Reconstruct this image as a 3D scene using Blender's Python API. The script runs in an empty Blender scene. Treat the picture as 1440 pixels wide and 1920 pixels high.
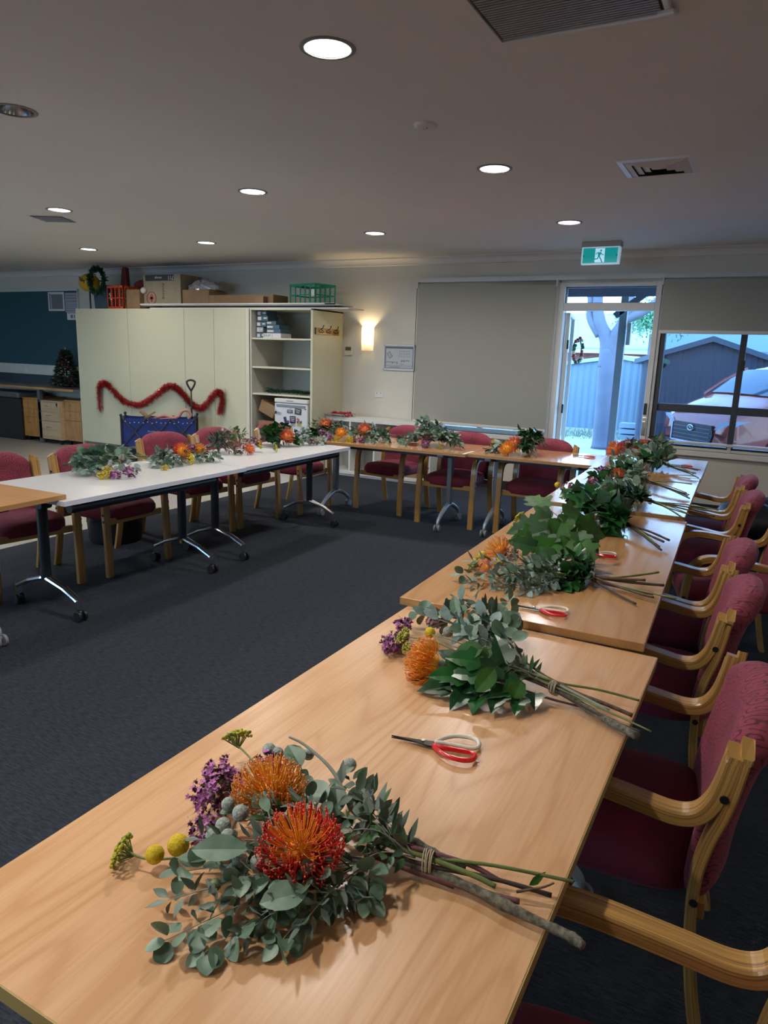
import bpy, math, random
from mathutils import Vector as V, Matrix, noise as mnoise
PI = math.pi
sc = bpy.context.scene
col = sc.collection
R = math.radians
rnd = random.Random(7)

# ------------------------------------------------------------------ helpers
class MB:
    """collects shapes and links them as one mesh object"""
    def __init__(s): s.v, s.f, s.m, s.uv, s.mi, s.sm, s.smf = [], [], [], [], 0, False, []
    def face(s, idx, uv=None):
        s.f.append(idx); s.m.append(s.mi); s.uv.append(uv); s.smf.append(s.sm)
    def add(s, vs, fs):
        o = len(s.v); s.v += [tuple(p) for p in vs]
        for f in fs: s.face([o + i for i in f])
    def box(s, x0, y0, z0, x1, y1, z1, rot=0, piv=None):
        vs = [V((x, y, z)) for z in (z0, z1) for y in (y0, y1) for x in (x0, x1)]
        if rot:
            c = V(piv) if piv else V(((x0+x1)/2, (y0+y1)/2, 0)); M = Matrix.Rotation(rot, 3, 'Z')
            vs = [M @ (p - c) + c for p in vs]
        s.add(vs, [(0,2,3,1),(4,5,7,6),(0,1,5,4),(1,3,7,5),(3,2,6,7),(2,0,4,6)])
    def obox(s, c, sx, sy, sz, M):
        c = V(c); vs = [c + M @ V((x*sx/2, y*sy/2, z*sz/2)) for z in (-1,1) for y in (-1,1) for x in (-1,1)]
        s.add(vs, [(0,2,3,1),(4,5,7,6),(0,1,5,4),(1,3,7,5),(3,2,6,7),(2,0,4,6)])
    def tube(s, pts, r, n=8, caps=True):
        pts = [V(p) for p in pts]; k = len(pts)
        rs = r if isinstance(r, (list, tuple)) else [r]*k
        o = len(s.v); up = None
        for i, p in enumerate(pts):
            d = (pts[min(i+1, k-1)] - pts[max(i-1, 0)])
            d = d.normalized() if d.length > 1e-9 else V((0,0,1))
            if up is None:
                up = V((0,0,1)) if abs(d.z) < .9 else V((1,0,0))
            a = d.cross(up)
            if a.length < 1e-6: a = d.cross(V((1,0,0)))
            a.normalize(); b = a.cross(d); up = b
            for j in range(n):
                t = 2*PI*j/n; s.v.append(tuple(p + (a*math.cos(t) + b*math.sin(t))*rs[i]))
        for i in range(k-1):
            for j in range(n):
                j2 = (j+1) % n
                s.face([o+i*n+j, o+i*n+j2, o+(i+1)*n+j2, o+(i+1)*n+j])
        if caps and n > 2:
            s.face([o+j for j in range(n)][::-1]); s.face([o+(k-1)*n+j for j in range(n)])
    def cyl(s, p0, p1, r, n=16, r1=None): s.tube([p0, p1], [r, r if r1 is None else r1], n)
    def ball(s, c, r, n=8, m=5, sq=(1,1,1)):
        o = len(s.v); c = V(c)
        for i in range(1, m):
            ph = PI*i/m
            for j in range(n):
                t = 2*PI*j/n
                s.v.append((c.x + r*sq[0]*math.sin(ph)*math.cos(t), c.y + r*sq[1]*math.sin(ph)*math.sin(t), c.z + r*sq[2]*math.cos(ph)))
        top = len(s.v); s.v.append((c.x, c.y, c.z + r*sq[2])); s.v.append((c.x, c.y, c.z - r*sq[2]))
        for i in range(m-2):
            for j in range(n):
                j2 = (j+1) % n; s.face([o+i*n+j, o+(i+1)*n+j, o+(i+1)*n+j2, o+i*n+j2])
        for j in range(n):
            j2 = (j+1) % n
            s.face([top, o+j, o+j2]); s.face([top+1, o+(m-2)*n+j2, o+(m-2)*n+j])
    def lathe(s, prof, c=(0,0,0), n=24, ax=None):
        """prof: list of (r, h) along axis ax"""
        c = V(c); q = V((0,0,1)).rotation_difference(V(ax).normalized()) if ax is not None else None
        o = len(s.v); k = len(prof)
        for r, h in prof:
            for j in range(n):
                t = 2*PI*j/n; p = V((r*math.cos(t), r*math.sin(t), h))
                if q: p = q @ p
                s.v.append(tuple(c + p))
        for i in range(k-1):
            for j in range(n):
                j2 = (j+1) % n; s.face([o+i*n+j, o+i*n+j2, o+(i+1)*n+j2, o+(i+1)*n+j])
    def torus(s, c, R0, r, ax=(0,0,1), n=24, m=8, sx=1, sy=1):
        c = V(c); q = V((0,0,1)).rotation_difference(V(ax).normalized()); o = len(s.v)
        for i in range(n):
            t = 2*PI*i/n
            for j in range(m):
                u = 2*PI*j/m
                p = V(((R0*sx + r*math.cos(u))*math.cos(t), (R0*sy + r*math.cos(u))*math.sin(t), r*math.sin(u)))
                s.v.append(tuple(c + q @ p))
        for i in range(n):
            for j in range(m):
                s.face([o+i*m+j, o+((i+1)%n)*m+j, o+((i+1)%n)*m+(j+1)%m, o+i*m+(j+1)%m])
    def prism(s, poly, f0, f1):
        """poly: 2-D points; f0/f1 map a 2-D point to the two faces"""
        n = len(poly); o = len(s.v)
        s.v += [tuple(f0(p)) for p in poly] + [tuple(f1(p)) for p in poly]
        s.face(list(range(o, o+n))[::-1]); s.face(list(range(o+n, o+2*n)))
        for i in range(n):
            j = (i+1) % n; s.face([o+i, o+j, o+n+j, o+n+i])
    def strip(s, path, x, w, t):
        """laminated bent strip: path in (y, z), swept with width w in x and thickness t; uv runs along it"""
        P = [V((0, a, b)) for a, b in path]; k = len(P); o = len(s.v); L = 0; Ls = []
        for i, p in enumerate(P):
            d = (P[min(i+1, k-1)] - P[max(i-1, 0)]).normalized(); nn = V((0, -d.z, d.y))
            if i: L += (P[i]-P[i-1]).length
            Ls.append(L); b = .004
            for dx, dn in ((-w/2+b, -t/2), (w/2-b, -t/2), (w/2, -t/2+b), (w/2, t/2-b), (w/2-b, t/2), (-w/2+b, t/2), (-w/2, t/2-b), (-w/2, -t/2+b)):
                q = p + nn*dn; s.v.append((x+dx, q.y, q.z))
        vv = [0, w, w, w+t, w+t, 2*w+t, 2*w+t, 2*w+2*t, 2*w+2*t]
        for i in range(k-1):
            for j in range(8):
                j2 = (j+1) % 8
                s.face([o+i*8+j, o+i*8+j2, o+(i+1)*8+j2, o+(i+1)*8+j], [(Ls[i], vv[j]), (Ls[i], vv[j+1]), (Ls[i+1], vv[j+1]), (Ls[i+1], vv[j])])
        s.face([o+j for j in range(8)][::-1]); s.face([o+(k-1)*8+j for j in range(8)])
    def build(s, name, mats, parent=None, loc=None, rz=0, bevel=0, seg=2, smooth=None, sub=0):
        me = bpy.data.meshes.new(name); me.from_pydata(s.v, [], s.f)
        if not isinstance(mats, (list, tuple)): mats = [mats]
        for m in mats: me.materials.append(m)
        me.polygons.foreach_set('material_index', s.m)
        if smooth is None: sm = s.smf
        else: sm = [smooth]*len(s.f)
        me.polygons.foreach_set('use_smooth', sm)
        if any(u for u in s.uv):
            ul = me.uv_layers.new(name='UVMap'); i = 0
            for f, u in zip(s.f, s.uv):
                for k in range(len(f)):
                    ul.data[i].uv = u[k] if u else (0, 0); i += 1
        me.update()
        o = bpy.data.objects.new(name, me); col.objects.link(o)
        if parent: o.parent = parent
        if loc: o.location = loc
        o.rotation_euler.z = rz
        if bevel:
            b = o.modifiers.new('b', 'BEVEL'); b.width = bevel; b.segments = seg; b.limit_method = 'ANGLE'; b.angle_limit = R(35)
            if seg > 2: w = o.modifiers.new('w', 'WEIGHTED_NORMAL')
        if sub:
            m = o.modifiers.new('s', 'SUBSURF'); m.levels = m.render_levels = sub
        return o

def tag(o, label=None, cat=None, group=None, kind=None):
    if label: o['label'] = label
    if cat: o['category'] = cat
    if group: o['group'] = group
    if kind: o['kind'] = kind
    return o
def empty(name, loc, label, cat, group=None, rz=0):
    o = bpy.data.objects.new(name, None); col.objects.link(o); o.location = loc; o.rotation_euler.z = rz
    o.empty_display_size = .05
    return tag(o, label, cat, group)
def struct(o): o['kind'] = 'structure'; return o
def copy_tree(o, parent=None):
    c = o.copy(); col.objects.link(c); c.parent = parent
    for ch in list(KIDS.get(o.name, [])) or list(o.children): copy_tree(ch, c)
    return c
KIDS = {}
def catmull(pts, n=6):
    P = [V(p) for p in pts]; out = []
    for i in range(len(P)-1):
        a = P[max(i-1, 0)]; b = P[i]; c = P[i+1]; d = P[min(i+2, len(P)-1)]
        for k in range(n):
            t = k/n; out.append(.5*((2*b) + (c-a)*t + (2*a-5*b+4*c-d)*t*t + (3*b-a-3*c+d)*t**3))
    out.append(P[-1]); return out
def cm2(pts, n=6): return [(p.x, p.y) for p in catmull([(a, b, 0) for a, b in pts], n)]

# ------------------------------------------------------------------ materials
def nt(name):
    m = bpy.data.materials.new(name); m.use_nodes = True
    t = m.node_tree; b = t.nodes['Principled BSDF']; return m, t, b
def mat(name, c, rough=.5, metal=0, spec=.5, noise=0, nscale=20, bump=0, bscale=200, emit=None, es=0, sheen=0, coat=0, trans=0, sss=0):
    m, t, b = nt(name); N = t.nodes.new; L = t.links.new
    b.inputs['Base Color'].default_value = (*c, 1); b.inputs['Roughness'].default_value = rough
    b.inputs['Metallic'].default_value = metal; b.inputs['Specular IOR Level'].default_value = spec
    b.inputs['Coat Weight'].default_value = coat; b.inputs['Sheen Weight'].default_value = sheen
    b.inputs['Transmission Weight'].default_value = trans
    if emit: b.inputs['Emission Color'].default_value = (*emit, 1); b.inputs['Emission Strength'].default_value = es
    tc = N('ShaderNodeTexCoord') if (noise or bump) else None
    if noise:
        n = N('ShaderNodeTexNoise'); n.inputs['Scale'].default_value = nscale; n.inputs['Detail'].default_value = 3
        L(tc.outputs['Object'], n.inputs['Vector'])
        r = N('ShaderNodeMapRange'); r.inputs['From Min'].default_value = .3; r.inputs['From Max'].default_value = .7
        r.inputs['To Min'].default_value = 1-noise; r.inputs['To Max'].default_value = 1+noise
        L(n.outputs['Fac'], r.inputs['Value'])
        mx = N('ShaderNodeVectorMath'); mx.operation = 'SCALE'; mx.inputs[0].default_value = c
        L(r.outputs['Result'], mx.inputs['Scale']); L(mx.outputs[0], b.inputs['Base Color'])
    if bump:
        n = N('ShaderNodeTexNoise'); n.inputs['Scale'].default_value = bscale; L(tc.outputs['Object'], n.inputs['Vector'])
        bp = N('ShaderNodeBump'); bp.inputs['Strength'].default_value = bump; bp.inputs['Distance'].default_value = .002
        L(n.outputs['Fac'], bp.inputs['Height']); L(bp.outputs['Normal'], b.inputs['Normal'])
    return m

def wood(name, c1, c2, axis='Y', rough=.25, ring=9, sc_=1.0, coat=0, off=0, fine=.12):
    """long grain along axis with cathedral figure"""
    m, t, b = nt(name); N = t.nodes.new; L = t.links.new
    tc = N('ShaderNodeTexCoord'); mp = N('ShaderNodeMapping'); L(tc.outputs['Object'], mp.inputs['Vector'])
    s = [1*sc_, 1*sc_, 1*sc_]; s['XYZ'.index(axis)] = .11*sc_
    mp.inputs['Scale'].default_value = s; mp.inputs['Location'].default_value = (off, off*1.7, off*.3)
    n = N('ShaderNodeTexNoise'); n.inputs['Scale'].default_value = 3.2; n.inputs['Detail'].default_value = 1.5; n.inputs['Roughness'].default_value = .45
    L(mp.outputs[0], n.inputs['Vector'])
    mu = N('ShaderNodeMath'); mu.operation = 'MULTIPLY'; mu.inputs[1].default_value = ring*2; L(n.outputs['Fac'], mu.inputs[0])
    fr = N('ShaderNodeMath'); fr.operation = 'PINGPONG'; fr.inputs[1].default_value = .5; L(mu.outputs[0], fr.inputs[0])
    mp2 = N('ShaderNodeMapping'); L(tc.outputs['Object'], mp2.inputs['Vector'])
    s2 = [170, 170, 170]; s2['XYZ'.index(axis)] = 7; mp2.inputs['Scale'].default_value = s2
    n2 = N('ShaderNodeTexNoise'); n2.inputs['Scale'].default_value = 1; n2.inputs['Detail'].default_value = 2; L(mp2.outputs[0], n2.inputs['Vector'])
    mp3 = N('ShaderNodeMapping'); L(tc.outputs['Object'], mp3.inputs['Vector'])
    s3 = [14, 14, 14]; s3['XYZ'.index(axis)] = 1.2; mp3.inputs['Scale'].default_value = s3
    n3 = N('ShaderNodeTexNoise'); n3.inputs['Scale'].default_value = 1; n3.inputs['Detail'].default_value = 2; L(mp3.outputs[0], n3.inputs['Vector'])
    f2 = N('ShaderNodeMath'); f2.operation = 'MULTIPLY'; f2.inputs[1].default_value = 2; L(fr.outputs[0], f2.inputs[0])
    f3 = N('ShaderNodeMath'); f3.operation = 'POWER'; f3.inputs[1].default_value = 3; L(f2.outputs[0], f3.inputs[0])
    n4 = N('ShaderNodeMath'); n4.operation = 'MULTIPLY'; n4.inputs[1].default_value = .7; L(n3.outputs['Fac'], n4.inputs[0])
    a = N('ShaderNodeMath'); a.operation = 'MULTIPLY_ADD'; L(f3.outputs[0], a.inputs[0]); a.inputs[1].default_value = -.42; L(n4.outputs[0], a.inputs[2])
    a2 = N('ShaderNodeMath'); a2.operation = 'MULTIPLY_ADD'; L(n2.outputs['Fac'], a2.inputs[0]); a2.inputs[1].default_value = fine*6; L(a.outputs[0], a2.inputs[2])
    mr = N('ShaderNodeMapRange'); mr.inputs['From Min'].default_value = .0 + fine*3 ; mr.inputs['From Max'].default_value = .50 + fine*3
    L(a2.outputs[0], mr.inputs['Value'])
    mx = N('ShaderNodeMix'); mx.data_type = 'RGBA'; L(mr.outputs[0], mx.inputs['Factor'])
    mx.inputs['A'].default_value = (*c1, 1); mx.inputs['B'].default_value = (*c2, 1)
    L(mx.outputs['Result'], b.inputs['Base Color']); b.inputs['Roughness'].default_value = rough
    b.inputs['Coat Weight'].default_value = coat; b.inputs['Coat Roughness'].default_value = .1
    return m

def lamwood(name, c1, c2):
    """bent laminated wood, thin dark glue lines along the strip (uv)"""
    m, t, b = nt(name); N = t.nodes.new; L = t.links.new
    tc = N('ShaderNodeTexCoord'); mp = N('ShaderNodeMapping'); L(tc.outputs['UV'], mp.inputs['Vector']); mp.inputs['Scale'].default_value = (2.2, 210, 1)
    n = N('ShaderNodeTexNoise'); n.inputs['Scale'].default_value = 1; n.inputs['Detail'].default_value = 3; L(mp.outputs[0], n.inputs['Vector'])
    mp2 = N('ShaderNodeMapping'); L(tc.outputs['UV'], mp2.inputs['Vector']); mp2.inputs['Scale'].default_value = (3, 900, 1)
    n2 = N('ShaderNodeTexNoise'); n2.inputs['Scale'].default_value = 1; L(mp2.outputs[0], n2.inputs['Vector'])
    ad = N('ShaderNodeMath'); ad.operation = 'MULTIPLY_ADD'; L(n2.outputs['Fac'], ad.inputs[0]); ad.inputs[1].default_value = .5; L(n.outputs['Fac'], ad.inputs[2])
    mr = N('ShaderNodeMapRange'); mr.inputs['From Min'].default_value = .52; mr.inputs['From Max'].default_value = .95; L(ad.outputs[0], mr.inputs['Value'])
    mx = N('ShaderNodeMix'); mx.data_type = 'RGBA'; L(mr.outputs[0], mx.inputs['Factor'])
    mx.inputs['A'].default_value = (*c1, 1); mx.inputs['B'].default_value = (*c2, 1); L(mx.outputs['Result'], b.inputs['Base Color'])
    b.inputs['Roughness'].default_value = .32; b.inputs['Coat Weight'].default_value = .3; b.inputs['Coat Roughness'].default_value = .15
    return m

def fabric(name, c, dark, swirl=True):
    m, t, b = nt(name); N = t.nodes.new; L = t.links.new
    tc = N('ShaderNodeTexCoord')
    nb = N('ShaderNodeTexNoise'); nb.inputs['Scale'].default_value = 9; nb.inputs['Detail'].default_value = 4; L(tc.outputs['Object'], nb.inputs['Vector'])
    mr = N('ShaderNodeMapRange'); mr.inputs['From Min'].default_value = .3; mr.inputs['From Max'].default_value = .7; mr.inputs['To Min'].default_value = .8; mr.inputs['To Max'].default_value = 1.2
    L(nb.outputs['Fac'], mr.inputs['Value'])
    base = N('ShaderNodeVectorMath'); base.operation = 'SCALE'; base.inputs[0].default_value = c; L(mr.outputs[0], base.inputs['Scale'])
    out = base.outputs[0]
    if swirl:
        # spiral scrolls: one spiral per cell, drawn as a dark line
        mp = N('ShaderNodeMapping'); L(tc.outputs['Object'], mp.inputs['Vector']); mp.inputs['Rotation'].default_value = (PI/2, 0, 0)
        nd = N('ShaderNodeTexNoise'); nd.inputs['Scale'].default_value = 22; L(mp.outputs[0], nd.inputs['Vector'])
        dv = N('ShaderNodeVectorMath'); dv.operation = 'MULTIPLY_ADD'; L(nd.outputs['Color'], dv.inputs[0]); dv.inputs[1].default_value = (.022, .022, 0); L(mp.outputs[0], dv.inputs[2])
        vo = N('ShaderNodeTexVoronoi'); vo.voronoi_dimensions = '2D'; vo.inputs['Scale'].default_value = 21; vo.inputs['Randomness'].default_value = .8; L(dv.outputs[0], vo.inputs['Vector'])
        sub = N('ShaderNodeVectorMath'); sub.operation = 'SUBTRACT'; L(dv.outputs[0], sub.inputs[0]); L(vo.outputs['Position'], sub.inputs[1])
        sx = N('ShaderNodeSeparateXYZ'); L(sub.outputs[0], sx.inputs[0])
        at = N('ShaderNodeMath'); at.operation = 'ARCTAN2'; L(sx.outputs['Y'], at.inputs[0]); L(sx.outputs['X'], at.inputs[1])
        an = N('ShaderNodeMath'); an.operation = 'MULTIPLY'; L(at.outputs[0], an.inputs[0]); an.inputs[1].default_value = 1/(2*PI)
        ds = N('ShaderNodeMath'); ds.operation = 'MULTIPLY_ADD'; L(vo.outputs['Distance'], ds.inputs[0]); ds.inputs[1].default_value = 3.6; L(an.outputs[0], ds.inputs[2])
        fr = N('ShaderNodeMath'); fr.operation = 'FRACT'; L(ds.outputs[0], fr.inputs[0])
        sb = N('ShaderNodeMath'); sb.operation = 'SUBTRACT'; L(fr.outputs[0], sb.inputs[0]); sb.inputs[1].default_value = .5
        ab = N('ShaderNodeMath'); ab.operation = 'ABSOLUTE'; L(sb.outputs[0], ab.inputs[0])
        lt = N('ShaderNodeMapRange'); lt.inputs['From Min'].default_value = .085; lt.inputs['From Max'].default_value = .15; lt.inputs['To Min'].default_value = .85; lt.inputs['To Max'].default_value = 0
        L(ab.outputs[0], lt.inputs['Value'])
        nm = N('ShaderNodeTexNoise'); nm.inputs['Scale'].default_value = 40; L(mp.outputs[0], nm.inputs['Vector'])
        gt = N('ShaderNodeMapRange'); gt.inputs['From Min'].default_value = .36; gt.inputs['From Max'].default_value = .44; L(nm.outputs['Fac'], gt.inputs['Value'])
        ml = N('ShaderNodeMath'); ml.operation = 'MULTIPLY'; L(lt.outputs[0], ml.inputs[0]); L(gt.outputs[0], ml.inputs[1])
        mx = N('ShaderNodeMix'); mx.data_type = 'RGBA'; L(ml.outputs[0], mx.inputs['Factor']); L(out, mx.inputs['A']); mx.inputs['B'].default_value = (*dark, 1); out = mx.outputs['Result']
    L(out, b.inputs['Base Color']); b.inputs['Roughness'].default_value = .85
    b.inputs['Sheen Weight'].default_value = .16; b.inputs['Sheen Roughness'].default_value = .35; b.inputs['Sheen Tint'].default_value = (.9, .45, .6, 1)
    return m

def carpet_mat():
    m, t, b = nt('carpet'); N = t.nodes.new; L = t.links.new
    tc = N('ShaderNodeTexCoord'); mp = N('ShaderNodeMapping'); L(tc.outputs['Object'], mp.inputs['Vector']); mp.inputs['Scale'].default_value = (25, 160, 1); mp.inputs['Rotation'].default_value = (0, 0, .05)
    n = N('ShaderNodeTexNoise'); n.inputs['Scale'].default_value = 1; n.inputs['Detail'].default_value = 3; L(mp.outputs[0], n.inputs['Vector'])
    n2 = N('ShaderNodeTexNoise'); n2.inputs['Scale'].default_value = 330; n2.inputs['Detail'].default_value = 2; L(tc.outputs['Object'], n2.inputs['Vector'])
    ad = N('ShaderNodeMath'); ad.operation = 'ADD'; L(n.outputs['Fac'], ad.inputs[0]); L(n2.outputs['Fac'], ad.inputs[1])
    mr = N('ShaderNodeMapRange'); mr.inputs['From Min'].default_value = .75; mr.inputs['From Max'].default_value = 1.3; L(ad.outputs[0], mr.inputs['Value'])
    mx = N('ShaderNodeMix'); mx.data_type = 'RGBA'; L(mr.outputs[0], mx.inputs['Factor'])
    mx.inputs['A'].default_value = (.012, .0155, .023, 1); mx.inputs['B'].default_value = (.046, .054, .071, 1); L(mx.outputs['Result'], b.inputs['Base Color'])
    bp = N('ShaderNodeBump'); bp.inputs['Strength'].default_value = .6; bp.inputs['Distance'].default_value = .004; L(ad.outputs[0], bp.inputs['Height']); L(bp.outputs['Normal'], b.inputs['Normal'])
    b.inputs['Roughness'].default_value = .95; b.inputs['Specular IOR Level'].default_value = .15
    return m

def glass_mat(name='glass', tint=(1,1,1), refl=.06):
    m, t, b = nt(name); N = t.nodes.new; L = t.links.new
    tr = N('ShaderNodeBsdfTransparent'); tr.inputs[0].default_value = (*tint, 1)
    gl = N('ShaderNodeBsdfGlossy'); gl.inputs['Roughness'].default_value = .02
    mx = N('ShaderNodeMixShader'); mx.inputs[0].default_value = refl
    L(tr.outputs[0], mx.inputs[1]); L(gl.outputs[0], mx.inputs[2]); L(mx.outputs[0], t.nodes['Material Output'].inputs['Surface'])
    return m

M = {}
M['wall'] = mat('wall_paint', (.60, .57, .51), .8, noise=.03, nscale=3, bump=.1, bscale=300)
M['ceiling'] = mat('ceiling_paint', (.68, .655, .63), .9, noise=.02, nscale=2)
M['vinyl'] = mat('vinyl', (.42, .40, .36), .28, noise=.06, nscale=30)
M['carpet'] = carpet_mat()
M['white'] = mat('white_paint', (.68, .67, .64), .45)
M['alu'] = mat('white_aluminium', (.62, .61, .59), .4)
M['darkalu'] = mat('dark_aluminium', (.03, .035, .045), .45)
M['cream'] = mat('cream_laminate', (.56, .55, .40), .42, noise=.02, nscale=2)
M['creamedge'] = mat('cream_edge', (.62, .60, .50), .4)
M['inner'] = mat('shelf_laminate', (.50, .50, .45), .5)
M['blind'] = mat('blind_fabric', (.31, .31, .28), .85, bump=.25, bscale=900)
M['glass'] = glass_mat('window_glass', (.97, .985, 1), .05)
M['beech1'] = wood('beech_laminate_light', (.555, .305, .145), (.66, .40, .215), 'Y', .3, 11, 1.0, off=.3)
M['beech2'] = wood('beech_laminate', (.47, .245, .10), (.56, .315, .145), 'Y', .16, 7, 1.0, off=1.7, coat=.5)
M['beechx'] = wood('beech_laminate_cross', (.50, .25, .10), (.60, .33, .15), 'X', .17, 7, 1.0, off=2.9, coat=.5)
M['edge1'] = mat('yellow_edge_band', (.42, .31, .11), .4)
M['edge2'] = wood('beech_edge', (.36, .19, .075), (.44, .25, .10), 'Y', .4)
M['wtop'] = mat('white_laminate', (.70, .71, .73), .25)
M['wedge'] = mat('white_edge', (.62, .66, .76), .35)
M['black'] = mat('black_metal', (.012, .014, .022), .4)
M['blackplastic'] = mat('black_plastic', (.012, .012, .014), .45)
M['chrome'] = mat('polished_aluminium', (.75, .76, .78), .18, 1)
M['silver'] = mat('silver_paint', (.42, .47, .54), .35, .5)
M['grey'] = mat('grey_plastic', (.22, .23, .26), .4)
M['chairwood'] = lamwood('laminated_chair_wood', (.17, .085, .022), (.62, .36, .11))
M['maroon'] = fabric('maroon_fabric', (.155, .014, .035), (.05, .003, .012), False)
M['maroonswirl'] = fabric('maroon_swirl_fabric', (.225, .030, .058), (.05, .004, .015), True)
M['cap'] = mat('screw_cap', (.01, .01, .015), .4)
M['red'] = mat('red_handle', (.60, .006, .012), .18, coat=.5)
M['ivory'] = mat('ivory_handle', (.72, .68, .58), .25)
M['steel'] = mat('dark_steel', (.03, .03, .03), .3, .8)
M['cardboard'] = mat('cardboard', (.26, .16, .085), .8, noise=.1, nscale=8)
M['paper'] = mat('paper', (.70, .70, .70), .7)
M['ink'] = mat('ink', (.04, .04, .05), .7)
M['teal'] = mat('teal_pinboard', (.022, .075, .105), .9, noise=.1, nscale=60)


# ================================================================== the room
D = 8.16; CH = 2.70
XL, XR, YB = -13.2, 2.3, -2.6
LX = [-7.68, -5.77, -3.61, -1.70]; LY = [-1.2, .70, 2.62, 4.56, 6.46]
m = MB(); m.box(-4.98, YB, -.02, XR, D, 0); struct(m.build('floor', M['carpet']))
m = MB(); m.box(XL, YB, -.02, -4.98, D, -.002); struct(m.build('floor', M['vinyl']))
# ceiling with round recesses for the downlights
LR = .092
m = MB(); a = .16
xs = [XL] + [v for x in LX for v in (x-a, x+a)] + [XR]; ys = [YB] + [v for y in LY for v in (y-a, y+a)] + [D]
for i in range(len(xs)-1):
    for j in range(len(ys)-1):
        x0, x1, y0, y1 = xs[i], xs[i+1], ys[j], ys[j+1]
        if i % 2 and j % 2:
            cx, cy = (x0+x1)/2, (y0+y1)/2; n = 32; o = len(m.v)
            for k in range(n):
                t = 2*PI*k/n; c, s = math.cos(t), math.sin(t); q = a/max(abs(c), abs(s))
                m.v += [(cx+q*c, cy+q*s, CH), (cx+LR*c, cy+LR*s, CH), (cx+LR*c, cy+LR*s, CH+.13)]
            for k in range(n):
                k2 = (k+1) % n
                m.face([o+3*k, o+3*k+1, o+3*k2+1, o+3*k2]); m.face([o+3*k+1, o+3*k+2, o+3*k2+2, o+3*k2+1])
            m.face([o+3*k+2 for k in range(n)])
        else:
            m.add([(x0,y0,CH),(x1,y0,CH),(x1,y1,CH),(x0,y1,CH)], [(0,3,2,1)])
m.box(XL-.2, YB-.2, CH+.16, XR+.2, D+.4, CH+.22)
struct(m.build('ceiling', M['ceiling']))
# far wall with its openings
m = MB(); T = .16
W1 = (-3.80, -2.30, .655, 2.34); DO = (-2.19, -1.115, 0, 2.38); W2 = (-1.085, 2.05, .655, 2.38)
def wseg(x0, x1, z0, z1): m.box(x0, D, z0, x1, D+T, z1)
wseg(XL, W1[0], 0, CH); wseg(W1[0], W1[1], 0, W1[2]); wseg(W1[0], W1[1], W1[3], CH)
wseg(W1[1], DO[0], 0, CH); wseg(DO[0], DO[1], DO[3], CH); wseg(DO[1], W2[0], 0, CH)
wseg(W2[0], W2[1], 0, W2[2]); wseg(W2[0], W2[1], W2[3], CH); wseg(W2[1], XR, 0, CH)
struct(m.build('wall_far', M['wall']))
m = MB(); m.box(XL-.1, YB, 0, XL, D, CH); struct(m.build('wall_left', M['wall']))
m = MB(); m.box(XR, YB, 0, XR+.1, D, CH); struct(m.build('wall_right', M['wall']))
m = MB()
fill_windows = [(-11.8, -8.8), (-7.4, -4.4)]  # unseen windows, added so more skylight reaches the ceiling
xs_ = [XL] + [v for p in fill_windows for v in p] + [XR]
for i in range(len(xs_)-1):
    if i % 2 == 0: m.box(xs_[i], YB-.1, 0, xs_[i+1], YB, CH)
    else: m.box(xs_[i], YB-.1, 0, xs_[i+1], YB, .8); m.box(xs_[i], YB-.1, 2.35, xs_[i+1], YB, CH)
struct(m.build('wall_near', M['wall']))
for i, (a_, b_) in enumerate(fill_windows):
    m = MB()
    for q in ((a_, .8, b_, .85), (a_, 2.3, b_, 2.35), (a_, .8, a_+.05, 2.35), (b_-.05, .8, b_, 2.35), ((a_+b_)/2-.025, .8, (a_+b_)/2+.025, 2.35)): m.box(q[0], YB-.08, q[1], q[2], YB-.02, q[3])
    w_ = struct(m.build('window_%d' % (i+3), M['alu'])); m = MB(); m.box(a_+.04, YB-.055, .84, b_-.04, YB-.05, 2.31); m.build('pane', M['glass'], w_)
# cove cornice
def cove(name, p0, p1, inn):
    m = MB(); p0, p1, inn = V(p0), V(p1), V(inn); prof = [(0,0)] + [(.075*(1-math.sin(t))+.0, -.075*(1-math.cos(t))-.0) for t in [i*PI/2/8 for i in range(9)]]
    prof = [(.08, 0), (.08, -.012)] + [(.012+.068*(1-math.sin(t)), -.012-.068*(1-math.cos(t))) for t in [i*PI/2/8 for i in range(9)]] + [(0, -.085), (0, 0)]
    m.prism([(a, b) for a, b in prof], lambda q: p0 + inn*q[0] + V((0,0,q[1])), lambda q: p1 + inn*q[0] + V((0,0,q[1])))
    return struct(m.build(name, M['ceiling']))
cove('trim_1', (XL, D, CH), (XR, D, CH), (0,-1,0)); cove('trim_2', (XR, D, CH), (XR, YB, CH), (-1,0,0)); cove('trim_3', (XL, YB, CH), (XL, D, CH), (1,0,0))
m = MB(); m.box(-3.42, D-.014, 0, DO[0]-.03, D, .1); m.box(DO[1]+.03, D-.014, 0, XR, D, .1); m.box(XR-.014, YB, 0, XR, D, .1); struct(m.build('baseboard_far', mat('dark_skirting', (.012, .014, .02), .6)))
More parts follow.
